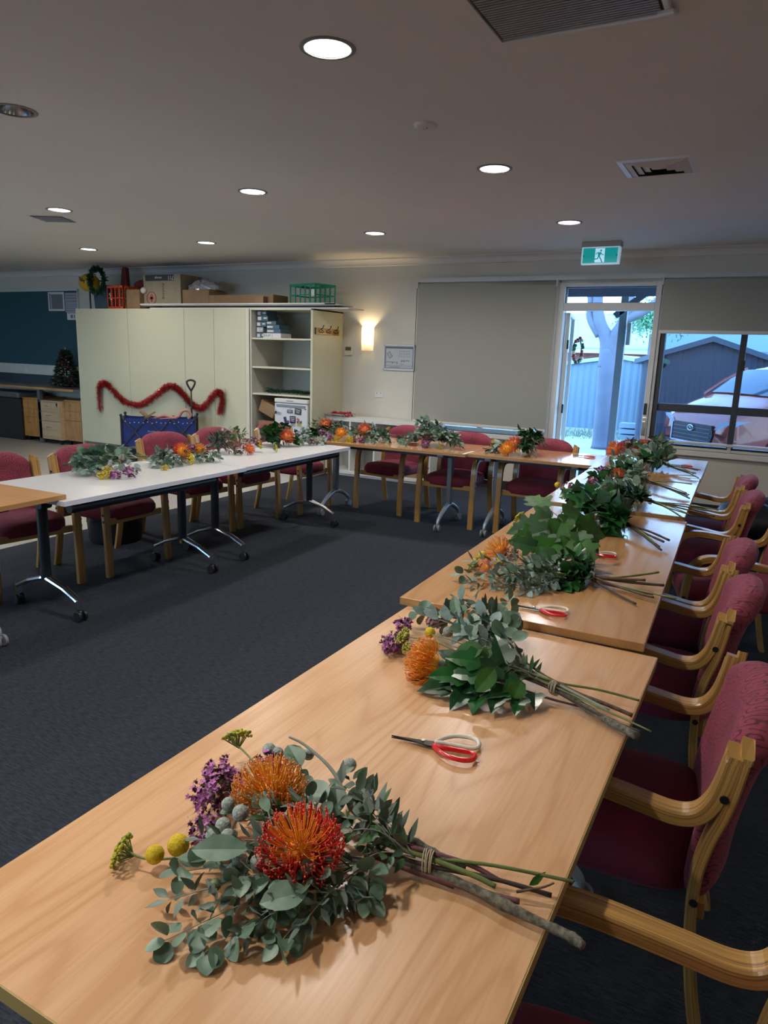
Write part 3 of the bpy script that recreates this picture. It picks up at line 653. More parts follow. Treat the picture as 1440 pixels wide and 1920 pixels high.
# --- fridge with magnets
e = empty('bar_fridge', (-5.55, 7.43, 0), 'small white bar fridge covered with magnets in the shelf unit', 'fridge')
m = MB(); m.box(0, .05, .02, .505, .60, .955); m.build('cabinet', M['white'], e, bevel=.01, seg=3)
m = MB(); m.box(0, 0, .03, .505, .045, .895); m.build('door', mat('fridge_white', (.62,.64,.68), .3), e, bevel=.008, seg=3)
m = MB(); m.box(-.002, -.004, .905, .507, .06, .955); m.build('top_trim', M['white'], e, bevel=.008)
m = MB(); m.box(.03, -.008, .852, .475, .002, .882); m.build('handle_recess', M['grey'], e, bevel=.004)
m = MB(); m.box(.19, -.006, .925, .29, -.003, .935); m.box(.235, -.003, .835, .262, -.0005, .842); m.build('badge', M['grey'], e)
mg = [((.06,.77),(.10,.035),(.45,.47,.52),.15), ((.02,.785),(.028,.06),(.5,.5,.56),0), ((.24,.80),(.085,.045),(.10,.11,.13),0), ((.365,.805),(.10,.075),(.03,.035,.035),.1), ((.475,.84),(.02,.015),(.1,.1,.12),0),
      ((.17,.685),(.04,.085),(.02,.025,.10),-.3), ((.21,.66),(.03,.05),(.10,.05,.15),.2), ((.285,.70),(.09,.09),(.07,.04,.09),0), ((.285,.64),(.08,.05),(.4,.4,.43),.1), ((.385,.675),(.075,.03),(.05,.02,.01),0), ((.385,.64),(.075,.045),(.5,.46,.2),0), ((.365,.71),(.04,.025),(.5,.12,.12),.5)]
for i, ((x, z), (w, h), c, r) in enumerate(mg):
    m = MB(); m.obox((x, -.003, z), w, .003, h, Matrix.Rotation(r, 3, 'Y'))
    mg_ = m.build('magnet', mat('magnet_colour', c, .5), e)
    if w > .06:
        m = MB()
        for l in range(3): m.obox((x, -.0052, z+h*(.25-.22*l)), w*(.7-.12*l), .001, h*.07, Matrix.Rotation(r, 3, 'Y'))
        m.build('print', M['white'] if sum(c) < .6 else M['ink'], mg_)
def carton2(name, c, s, rot, lab, flaps=False, mm=None):
    e = empty(name, c, lab, 'box'); q = Matrix.Rotation(rot[2], 3, 'Z') @ Matrix.Rotation(rot[1], 3, 'Y') @ Matrix.Rotation(rot[0], 3, 'X')
    m = MB(); m.obox((0,0,s[2]/2), s[0], s[1], s[2], q); m.build('carton', mm or M['cardboard'], e, bevel=.003)
    m = MB(); m.obox(q @ V((0, 0, s[2]/2+.001)) if False else V((0,0,s[2]/2)) + q @ V((0,0,s[2]/2)), .05, s[1]*1.001, .002, q); m.build('tape', mat('parcel_tape', (.30,.2,.11), .3), e)
    return e
carton2('cardboard_box', (-5.745, 7.75, 0), (.30, .45, .36), (0,0,0), 'cardboard box on the shelf unit floor left of the fridge, lowest')
carton2('cardboard_box', (-5.745, 7.72, .362), (.28, .40, .28), (0,0,.05), 'cardboard box under the tipped one left of the fridge')
carton2('cardboard_box', (-5.745, 7.70, .72), (.25, .34, .16), (0,R(22),0), 'tipped brown cardboard box jammed beside the fridge top')

# ================================================================== on top of the cupboard
def top(name, lab, cat, x, y, z=zt, rz=0, group=None): return empty(name, (x, y, z), lab, cat, group, rz)
e = top('display_boards', 'stack of long flat boards lying across the cupboard top, poking out right', 'boards', -6.2, 7.62)
m = MB(); m.box(-1.55, -.12, 0, 1.68, .25, .014, rot=.0); m.build('board', M['white'], e)
m = MB(); m.box(-1.35, -.08, .016, 1.45, .22, .034); m.build('board', M['darkalu'], e)
m = MB(); m.box(-1.70, -.14, .036, 1.55, .20, .050); m.build('board', mat('board_grey', (.35,.34,.33), .5), e)
m = MB(); m.box(-1.70, -.15, .050, 1.50, -.13, .066); m.box(1.36, -.15, .05, 1.5, .18, .062); m.build('board', M['white'], e)
zb = zt+.067
def bigbox(x0, x1, y0, y1, z0, z1, lab, rz=0, extra=None):
    e = empty('cardboard_box', ((x0+x1)/2, (y0+y1)/2, z0), lab, 'box', rz=rz); w = (x1-x0)/2; d = (y1-y0)/2; h = z1-z0
    m = MB(); m.box(-w, -d, 0, w, d, h); m.build('carton', M['cardboard'] if not extra else mat('pale_cardboard', (.30,.25,.17), .75, noise=.06, nscale=9), e, bevel=.004)
    m = MB(); m.box(-w-.001, -.025, h, w+.001, .025, h+.0015); m.build('tape', mat('tape', (.3,.22,.14), .3), e)
    return e, w, d, h
e, w, d, h = bigbox(-7.98, -7.28, 7.62, 8.05, zb, zb+.40, 'large pale cardboard box with upside-down print and red stamp', 0, True)
m = MB(); m.box(-w+.04, -d-.001, h-.085, w-.12, -d, h-.005); m.build('printed_band', M['ink'], e)
def text(s, size, parent, loc, rot, mm, name='lettering', align='CENTER'):
    c = bpy.data.curves.new(name, 'FONT'); c.body = s; c.size = size; c.extrude = .0004; c.align_x = align; c.align_y = 'CENTER'
    t = bpy.data.objects.new(name, c); col.objects.link(t)
    dg = bpy.context.evaluated_depsgraph_get(); me = bpy.data.meshes.new_from_object(t.evaluated_get(dg)); bpy.data.objects.remove(t)
    o = bpy.data.objects.new(name, me); col.objects.link(o); me.materials.clear(); me.materials.append(mm); o.parent = parent; o.location = loc; o.rotation_euler = rot
    return o
text('711', .075, e, (.17, -d-.002, h-.045), (PI/2, PI, 0), M['white']); text('storage', .045, e, (-.06, -d-.002, h-.045), (PI/2, PI, 0), M['white'])
text('Archive', .07, e, (.03, -d-.002, h-.22), (PI/2, PI/2, 0), M['ink'])
m = MB(); m.torus((-.20, -d-.002, .085), .085, .006, (0,1,0), 28, 6); m.box(-.24, -d-.003, .07, -.16, -d, .10); m.box(-.215, -d-.003, .04, -.18, -d, .13); m.build('red_stamp', mat('stamp_red', (.35,.05,.04), .6), e)
bigbox(-7.25, -6.78, 7.62, 7.98, zb, zb+.19, 'brown cardboard box holding crumpled plastic, middle of the cupboard top')
bigbox(-6.76, -5.70, 7.60, 7.92, zb, zb+.115, 'long low brown cardboard box lying on the boards')
carton('small_box', -5.92, 7.50, zb, .14, .09, .085, M['cardboard'], 'small light carton in front of the long low cardboard box')
# crumpled plastic
m = MB(); rg = random.Random(4); m.ball((0,0,0), 1, 26, 14)
m.v = [(v[0]*.27*(1+.22*mnoise.noise(V(v)*3)+.10*mnoise.noise(V(v)*9)), v[1]*.17*(1+.2*mnoise.noise(V(v)*4)), max(-.01, v[2]*.13*(1+.5*mnoise.noise(V(v)*5)+.25*mnoise.noise(V(v)*11)))) for v in m.v]
o = m.build('plastic_wrap', mat('clear_plastic', (.30,.30,.33), .15, spec=.8), loc=(-7.0, 7.80, zb+.20)); tag(o, 'crumpled clear plastic wrap bulging out of the open brown box', 'plastic wrap')
# crates
def crate(name, x, y, z, sx, sy, sz, c, lab, rz=0, tagm=False):
    e = empty(name, (x, y, z), lab, 'crate', rz=rz); mm = mat(name+'_plastic', c, .4); hx, hy = sx/2, sy/2; t = .008
    m = MB(); m.box(-hx+t, -hy+t, 0, hx-t, hy-t, .006); m.build('base', mm, e)
    for nm, ax in (('side', 0), ('side', 1), ('side', 2), ('side', 3)):
        q = Matrix.Rotation(ax*PI/2, 3, 'Z'); L2, H2 = (hx, hy) if ax % 2 == 0 else (hy, hx); m = MB()
        def bar(a0, z0, a1, z1):
            m.add([q @ V(p) for p in [(a0,-H2,z0),(a1,-H2,z0),(a1,-H2+t,z0),(a0,-H2+t,z0),(a0,-H2,z1),(a1,-H2,z1),(a1,-H2+t,z1),(a0,-H2+t,z1)]], [(0,1,2,3)[::-1],(4,5,6,7),(0,1,5,4),(1,2,6,5),(2,3,7,6),(3,0,4,7)])
        bar(-L2, 0, L2, .03); bar(-L2, sz-.03, L2, sz); bar(-L2, sz*.45, L2, sz*.45+.014)
        n = max(3, int(2*L2/.085))
        for k in range(n+1): a = -L2 + k*(2*L2-.016)/n; bar(a, 0, a+.016, sz)
        m.build(nm, mm, e)
    if tagm:
        m = MB(); m.box(hx-.075, -hy-.004, sz*.42, hx-.02, -hy, sz*.72); m.build('paper_tag', M['white'], e)
    return e
crate('plastic_crate', -5.22, 7.78, zb-.015, .48, .34, .255, (.0, .25, .15), 'green plastic crate on the right end of the cupboard top', R(-14), True)
c2 = crate('plastic_crate', -8.43, 7.66, zt, .34, .30, .32, (.62, .08, .03), 'orange-red plastic crate between the teal tub and small box')
text('SALE', .05, c2, (-.09, -.155, .17), (PI/2, R(75), 0), M['paper'], 'sticker_lettering')
bigbox(-8.25, -7.99, 7.55, 7.85, zt, zt+.265, 'small plain brown box right of the orange-red crate')
m = MB(); m.ball((0,0,.045), .045, 14, 9); tag(m.build('foam_ball', M['white'], loc=(-7.955, 7.60, zt+.21-.0), smooth=True), 'white foam ball beside the small plain brown box', 'ball')
e = top('storage_tub', 'teal-grey plastic tub beneath the green wreath', 'tub', -8.93, 7.84)
m = MB(); m.prism([(-.13,0),(.13,0),(.16,.34),(-.16,.34)], lambda q: V((q[0], -.16, q[1])), lambda q: V((q[0], .16, q[1]))); m.build('tub', mat('tub_teal', (.04,.10,.13), .45), e, bevel=.01)
m = MB(); m.box(-.17, -.17, .33, .17, .17, .35); m.build('rim', mat('tub_rim', (.05,.13,.16), .45), e, bevel=.004)
# wreath of foliage
e = top('leafy_wreath', 'round dark green leafy wreath leaning over the teal tub', 'wreath', -8.77, 7.50, zt+.15)
rg = random.Random(9); m = MB(); R0 = .145; C0 = V((0.0, 0, .24))
for i in range(900):
    t = rg.uniform(0, 2*PI); p = C0 + V((R0*math.cos(t)*.95, rg.uniform(-.03,.03), R0*math.sin(t)*1.15)); d = V((rg.gauss(math.cos(t)*.5,1), rg.gauss(-.4,.7), rg.gauss(math.sin(t)*.5,1))).normalized()
    s = d.cross(V((rg.random(),rg.random(),rg.random()))).normalized(); l = rg.uniform(.04,.075)
    m.add([p, p+d*l*.5+s*.01, p+d*l, p+d*l*.5-s*.01], [(0,1,2,3)])
m.build('foliage', mat('wreath_green', (.015, .075, .03), .6), e)
m = MB(); m.torus(C0, .145, .02, (0,1,0), 24, 6, .95, 1.15); m.build('ring', ts_gr, e)
# yellow hat
e = top('yellow_hat', 'yellow felt hat with black scrawled letters at the left end of the cupboard', 'hat', -9.08, 7.62, zt+.0)
m = MB(); m.cyl((0,0,0), (0,0,.30), .012, 8); m.build('stand', M['steel'], e)
m = MB(); m.ball((0,0,0), 1, 22, 14); m.v = [(v[0]*.17*(1+.10*mnoise.noise(V(v)*2.2)), v[1]*.13, .38+v[2]*.125*(1+.12*mnoise.noise(V(v)*2.5))) for v in m.v]; m.build('crown', mat('yellow_felt', (.55,.32,.01), .8), e, smooth=True)
m = MB(); m.tube([(-.06,-.132,.45),(-.02,-.137,.44)], .006, 6); m.tube([(-.04,-.136,.445),(-.035,-.138,.41)], .006, 6); m.torus((0.0,-.136,.405), .018, .006, (0,1,0), 14, 6); m.tube([(.03,-.133,.40),(.042,-.133,.385)], .006, 6); m.tube([(.056,-.126,.405),(.042,-.133,.385),(.04,-.130,.36)], .006, 6)
m.build('black_lettering', M['ink'], e)
# red fabric decorations
m = MB(); rg = random.Random(12)
for i in range(9): m.ball((rg.uniform(-.16,.16), rg.uniform(-.05,.08), rg.uniform(.03,.12)), rg.uniform(.05,.09), 10, 7, (1,.8,.7))
o = m.build('christmas_decorations', mat('dark_red_felt', (.16,.02,.015), .8, noise=.5, nscale=14), loc=(-8.22, 7.92, zt+.31), smooth=True); tag(o, 'dark red felt Christmas decorations heaped behind the orange crate', 'decoration')
m = MB(); m.prism([(-.07,0),(.07,0),(.055,.28),(-.02,.29)], lambda q: V((q[0], -.04, q[1])), lambda q: V((q[0], .04, q[1]))); o = m.build('red_stocking', mat('brick_red_felt', (.13,.03,.02), .85), loc=(-8.60, 7.86, zt+.33), bevel=.02); tag(o, 'tall dull red felt stocking standing above the crate', 'decoration')
m = MB(); m.box(-8.70, 7.84, zt, -8.50, 7.97, zt+.33); tag(m.build('carton', M['cardboard']), 'plain carton hidden behind the teal tub, under the stocking', 'box')
m = MB(); m.box(-8.35, 7.83, zt, -8.05, 8.05, zt+.31); tag(m.build('carton', M['cardboard']), 'plain carton behind the orange crate, under the red decorations', 'box')

# ================================================================== left: bench, drawers, tree
e = empty('bench', (-11.2, 7.35, 0), 'long dark bench top with a wooden edge under the pinboard', 'bench')
m = MB(); m.box(-1.9, 0, .845, 1.975, D-7.35-.01, .872); m.build('worktop', mat('bench_top', (.09,.10,.12), .35), e)
m = MB(); m.box(-1.9, -.012, .838, 1.975, 0, .874); m.build('edge_strip', wood('bench_edge', (.30,.15,.05), (.45,.25,.10), 'X', .4), e, bevel=.006)
m = MB(); m.box(1.08, .03, 0, 1.15, .08, .838); m.build('leg', M['silver'] if False else mat('bench_leg', (.08,.10,.13), .4), e)
m = MB(); m.box(-1.85, .03, 0, -1.78, .08, .838); m.build('leg', bpy.data.materials['bench_leg'], e)
def pedestal(x, y, w, h, mm, lab, fronts, rz=0, cast=False):
    e = empty('drawer_unit', (x+w/2, y, 0), lab, 'drawers', rz=rz); z0 = .07; d = .50
    m = MB(); m.box(-w/2, .018, z0, w/2, d, h-.02); m.build('carcass', mm, e)
    m = MB(); m.box(-w/2-.002, 0, h-.022, w/2+.002, d, h); m.build('top_panel', mm, e, bevel=.002)
    z1 = h-.026
    for f in fronts:
        zz = z1 - f*(h-.026-z0); m = MB(); m.box(-w/2+.002, 0, zz+.003, w/2-.002, .018, z1-.002); dd = m.build('drawer', mm, e, bevel=.0015)
        hz = z1-.055 if f < .35 else z1-.09
        m = MB(); m.tube(catmull([(-.05, 0, hz), (-.045, -.022, hz), (0, -.028, hz-.004), (.045, -.022, hz), (.05, 0, hz)], 4), .005, 6); m.build('handle', M['chrome'], dd, smooth=True); z1 = zz
    for sx in (-w/2+.05, w/2-.05):
        for sy in (.05, d-.05):
            m = MB(); m.cyl((sx-.012, sy, .026), (sx+.012, sy, .026), .026, 12); m.box(sx-.015, sy-.01, .03, sx+.015, sy+.01, .07); m.build('castor', M['blackplastic'], e)
    return e
pedestal(-10.57, 7.44, .40, .69, wood('pedestal_orange', (.36,.16,.035), (.50,.24,.06), 'Z', .45), 'orange-brown three-drawer pedestal left of the bench leg', (.24,.23,.53))
pu = pedestal(-10.115, 7.38, .505, .675, wood('pedestal_pale', (.42,.30,.18), (.52,.39,.25), 'X', .45), 'pale wood three-drawer pedestal right of the bench leg', (.26,.25,.49))
m = MB(); m.box(.17, -.003, .60, .21, 0, .64); m.cyl((.19, -.006, .585), (.19, 0, .585), .008, 8); m.build('lock', M['blackplastic'], pu)
pedestal(-9.60, 7.46, .365, .70, wood('pedestal_tan', (.34,.18,.07), (.46,.26,.11), 'Z', .45), 'tan three-drawer pedestal squeezed against the cream cupboard', (.24,.24,.52))
e = empty('tambour_cabinet', (-10.9, 7.40, 0), 'black cabinet with a grey slatted top part under the bench, far left', 'cabinet')
m = MB(); m.box(-.9, 0, 0, .34, .55, .66); m.build('carcass', M['blackplastic'], e)
m = MB(); m.box(-.9, -.01, .67, .30, .5, .76)
o = m.build('slatted_roll', mat('slats', (.13,.13,.14), .5), e, bevel=.02)
m = MB()
for k in range(3): m.box(-.9, -.014, .685+k*.025, .29, -.01, .69+k*.025)
m.build('slat_lines', M['blackplastic'], e)
# clear plastic pot with brushes on the bench
e = empty('brush_pot', (-11.85, 7.72, .872), 'clear plastic pot of pale brushes on the bench at the left edge', 'pot')
m = MB(); m.lathe([(.001,.002), (.05,.002), (.06,.16), (.063,.16), (.052,0)], n=20); m.build('pot', mat('pot_plastic', (.35,.38,.42), .15), e, smooth=True)
for k in range(7):
    a = k*.9; m = MB(); m.tube([(.02*math.cos(a), .02*math.sin(a), .01), (.05*math.cos(a), .05*math.sin(a), .30+.02*(k % 3))], .006, 6); m.ball((.05*math.cos(a), .05*math.sin(a), .31+.02*(k % 3)), .018, 8, 6, (1,1,1.6)); m.build('brush', M['paper'], e)
# christmas tree
e = empty('christmas_tree', (-9.93, 7.80, .872), 'small decorated Christmas tree with a gold star on the bench', 'christmas tree')
m = MB(); rg = random.Random(21); m.cyl((0,0,0), (0,0,.55), .012, 8)
for i in range(3000):
    z = rg.uniform(.03, .58)**1.0; rmax = .235*(1-z/.62)+.02; t = rg.uniform(0, 2*PI); r = rmax*math.sqrt(rg.random()); p = V((r*math.cos(t), r*math.sin(t), z))
    d = V((math.cos(t), math.sin(t), rg.uniform(-.5,.3))).normalized(); s = V((-math.sin(t), math.cos(t), rg.uniform(-.6,.6)))*.009; l = rg.uniform(.03,.06)
    m.add([p-s, p+s, p+d*l+s*.6, p+d*l-s*.6], [(0,1,2,3)])
m.build('foliage', mat('tree_green', (.016,.045,.022), .7), e)
m = MB()
for k in range(5):
    a = PI/2+k*2*PI/5; b = a+PI/5
    m.add([(0,-.008,.60), (.035*math.cos(a), 0, .60+.035*math.sin(a)), (.013*math.cos(b), 0, .60+.013*math.sin(b)), (.013*math.cos(a-PI/5), 0, .60+.013*math.sin(a-PI/5)), (0,.008,.60)], [(0,1,2),(0,3,1),(4,2,1),(4,1,3)])
m.build('star', mat('gold_star', (.45,.36,.12), .3, .6), e)
bm_ = [mat('bauble_silver', (.7,.7,.7), .15, .7), mat('bauble_crimson', (.28,.01,.03), .25), mat('bauble_pink', (.4,.1,.15), .25)]
for i in range(46):
    z = rg.uniform(.03, .52); rmax = .235*(1-z/.62)+.02; t = rg.uniform(PI, 2*PI); m = MB(); m.ball((rmax*math.cos(t), rmax*math.sin(t), z), rg.uniform(.009,.016), 8, 6); m.build('bauble', bm_[[0,1,1,2][i % 4]], e, smooth=True)
m = MB(); m.lathe([(.001,0), (.07,0), (.08,.05), (.001,.05)], n=18); m.build('pot', M['blackplastic'], e, smooth=True)

# ================================================================== folding wagon
WL = V((-7.05, 6.935, 0)); e = empty('folding_wagon', WL, 'blue fabric folding wagon with black frame in front of the cupboard', 'wagon', rz=R(39.5))
w, d, z0, z1 = .455, .175, .27, .64
blue = mat('wagon_blue', (.004, .022, .16), .7, noise=.15, nscale=6)
m = MB()
def wall(x0, y0, x1, y1, bow):
    n = 10; vs = []
    for i in range(n+1):
        for k in range(5):
            u = i/n; v = k/4; x = x0+(x1-x0)*u; y = y0+(y1-y0)*u; b = bow*math.sin(PI*u)*math.sin(PI*v*.9)
            nx, ny = (y1-y0), -(x1-x0); L_ = math.hypot(nx, ny); vs.append((x+nx/L_*b, y+ny/L_*b, z0+(z1-z0)*v-.012*math.sin(PI*u*3)**2*(k == 4)))
    m.add(vs, [(i*5+k, (i+1)*5+k, (i+1)*5+k+1, i*5+k+1) for i in range(n) for k in range(4)])
wall(-w,-d,w,-d,-.01); wall(w,-d,w,d,-.02); wall(w,d,-w,d,-.01); wall(-w,d,-w,-d,-.02); m.box(-w,-d,z0,w,d,z0+.01)
m.build('fabric_tub', blue, e, smooth=True)
m = MB()
for sx in (-w-.01, w+.01):
    for sy in (-d-.01, d+.01): m.cyl((sx, sy, .16), (sx, sy, z1+.03), .013, 8); m.ball((sx, sy, z1+.03), .02, 8, 6)
for sy in (-d-.02, d+.02):
    for a, b in ((-w, -w/3), (-w/3, w/3), (w/3, w)):
        m.tube([(a, sy, z0), (b, sy, z1)], .009, 6); m.tube([(a, sy, z1), (b, sy, z0)], .009, 6)
for sx in (-w-.01, w+.01): m.tube([(sx, -d-.02, z1), (sx, d+.02, z1)], .009, 6); m.tube([(sx, -d-.02, z0), (sx, d+.02, z0)], .009, 6)
m.build('frame', M['black'], e)
m = MB()
for k in range(16): m.ball((-.41+k*.055, -d-.03, z1-.045-.02*abs(math.sin(k*1.3))), .006, 6, 4)
m.build('rivets', M['paper'], e)
text('O u t d o o r s', .026, e, (-.06, -d-.035, .47), (PI/2, 0, 0), M['paper'])
m = MB(); m.cyl((w-.05, 0, z1-.1), (w-.05, 0, 1.0), .011, 8); m.tube(catmull([(w-.05, 0, .99), (w-.09, 0, 1.06), (w-.10, 0, 1.11), (w-.05, 0, 1.13), (w, 0, 1.11), (w-.01, 0, 1.06), (w-.05, 0, .99)], 6), .013, 8)
m.build('pull_handle', M['blackplastic'], e, smooth=True)
for sx in (-w+.06, w-.06):
    for sy in (-d-.05, d+.05):
        m = MB(); m.cyl((sx, sy-.03, .095), (sx, sy+.03, .095), .095, 24); wl = m.build('wheel', M['blackplastic'], e, bevel=.008)
        m = MB(); m.cyl((sx, sy-.034, .095), (sx, sy+.034, .095), .05, 16); m.build('hub', mat('wheel_hub', (.03,.035,.06), .5), wl)
o = MB(); o.obox((0,0,.12), .30, .2, .02, Matrix.Rotation(R(38), 3, 'Y')); o.obox((-.05,0,.13), .26, .2, .02, Matrix.Rotation(R(-32), 3, 'Y'))
tag(o.build('cardboard_sheet', M['cardboard'], loc=WL+V((-.10, -.08, .50)), rz=R(39.5)), 'folded cardboard sheet sticking up out of the blue wagon', 'cardboard')
o = MB(); o.tube(catmull([(-.28,0,.0), (-.2,0,.02), (-.1,0,.05), (0,0,.02), (.08,0,.04), (.13,0,.11), (.2,0,.12), (.24,0,.06), (.2,0,.01)], 5), .02, 8); o.ball((-.05,0,-.01), .09, 14, 8, (1.6,.8,.35))
tag(o.build('pink_basket', mat('pink_plastic', (.50,.22,.20), .5), loc=WL+V((.12, .10, .61)), rz=R(39.5), smooth=True), 'pale pink plastic basket with handle inside the blue wagon', 'basket')
o = MB(); o.box(-.08,-.08,0,.08,.08,.3); tag(o.build('carton', M['cardboard'], loc=WL+V((.11, .09, .285))), 'carton inside the blue wagon under the pink basket', 'box')

# ================================================================== low white cube shelf
e = empty('cube_shelf', (-4.98, 7.75, 0), 'low white cube shelf along the wall below the framed plan', 'shelf')
W_ = 1.50; m = MB(); m.box(0, 0, .70, W_, .395, .745); m.build('top_panel', M['white'], e, bevel=.002)
m = MB(); m.box(0, .0, .03, W_, .395, .07); m.box(.01, .02, 0, W_-.01, .38, .03); m.build('bottom_panel', M['white'], e, bevel=.002)
for k, x in enumerate((0, .355, .71, 1.06, W_-.04)):
    m = MB(); m.box(x, .0, .07, x+(.04 if k in (0,4) else .022), .395, .70); m.build('upright', M['white'], e, bevel=.001)
m = MB(); m.box(.377, .004, .375, .71, .395, .392); m.build('shelf', M['white'], e)
m = MB(); m.box(.0, .385, .07, W_, .392, .45); m.build('back_panel', mat('shelf_back', (.5,.49,.45), .6), e)
o = MB(); o.ball((0,0,.05), .10, 16, 8, (1.5,.8,.5)); o.ball((.06,-.02,.08), .06, 12, 8)
tag(o.build('yellow_bag', mat('yellow_green_cloth', (.38,.36,.02), .7), loc=(-3.76, 7.95, .392+.20), smooth=True), 'yellow-green cloth bag in the cube shelf behind the chair', 'bag')
o = MB(); o.box(-.15,-.15,0,.15,.15,.20); tag(o.build('carton', M['cardboard'], loc=(-3.76, 7.93, .072)), 'brown carton in the cube shelf below the yellow cloth', 'box')
bpy.data.objects['yellow_bag'].location.z = .285
e = empty('clear_tray', (-4.83, 7.86, .745), 'clear plastic tray on the left end of the low white shelf', 'tray')
m = MB(); m.box(-.14, -.13, 0, .14, .13, .006); m.box(-.15, -.14, .03, .15, -.13, .04); m.box(-.15, .13, .03, .15, .14, .04); m.box(-.15, -.14, .03, -.14, .14, .04); m.box(.14, -.14, .03, .15, .14, .04)
for sx in (-.145, .145):
    for sy in (-.135, .135): m.cyl((sx, sy, 0), (sx, sy, .035), .005, 6)
m.build('tray', mat('tray_plastic', (.40,.42,.42), .2), e)
m = MB(); rg = random.Random(2)
for i in range(34): m.ball((rg.uniform(-.12,.12), rg.uniform(-.07,.07), rg.uniform(.01,.045)), rg.uniform(.014,.024), 7, 5)
tag(m.build('red_ribbon', mat('red_ribbon', (.35,.005,.02), .5), loc=(-4.80, 7.86, .752)), 'crumpled bunch of red ribbon on the clear tray', 'ribbon')
# black bin with liner behind the left chairs
e = empty('waste_bin', (-4.52, 3.92, 0), 'black waste bin with a liner on the carpet behind the left chairs', 'bin')
m = MB(); m.lathe([(.001,.0), (.19,.0), (.205,.03), (.225,.40), (.235,.41), (.22,.41), (.19,.03)], n=28); m.build('bin', M['blackplastic'], e, smooth=True)
m = MB(); rg = random.Random(8); n = 40; pr = [(.232,.415),(.245,.40),(.24,.33),(.236,.26),(.232,.20)]; vs = []
for j, (r, z) in enumerate(pr):
    for i in range(n): t = 2*PI*i/n; q = 1+.05*math.sin(t*9+j)+.03*math.sin(t*17); vs.append((r*q*math.cos(t), r*q*math.sin(t), z+.02*math.sin(t*5)*(j > 1)))
m.add(vs, [(j*n+i, (j+1)*n+i, (j+1)*n+(i+1) % n, j*n+(i+1) % n) for j in range(len(pr)-1) for i in range(n)]); m.build('liner', mat('bin_liner', (.012,.012,.014), .22), e, smooth=True)
# black bags at the right under the window
def blackbag(x, y, sx, sy, sz, lab, seed):
    m = MB(); m.ball((0,0,0), 1, 28, 16); m.v = [(v[0]*sx*(1+.18*mnoise.noise(V(v)*2.5+V((seed,0,0)))), v[1]*sy*(1+.18*mnoise.noise(V(v)*2.5+V((0,seed,0)))), max(0.001, sz*.5+v[2]*sz*.55*(1+.25*mnoise.noise(V(v)*4+V((0,0,seed)))+.08*mnoise.noise(V(v)*12)))) for v in m.v]
    return tag(m.build('garbage_bag', mat('bag_black', (.008,.008,.012), .42), loc=(x, y, 0), smooth=True), lab, 'bag')
blackbag(.48, 5.55, .34, .55, .56, 'bulky black bag on the carpet behind the right-hand chairs', 1)
blackbag(.02, 6.95, .32, .33, .42, 'black bag near the window wall behind the farthest right chair', 5)

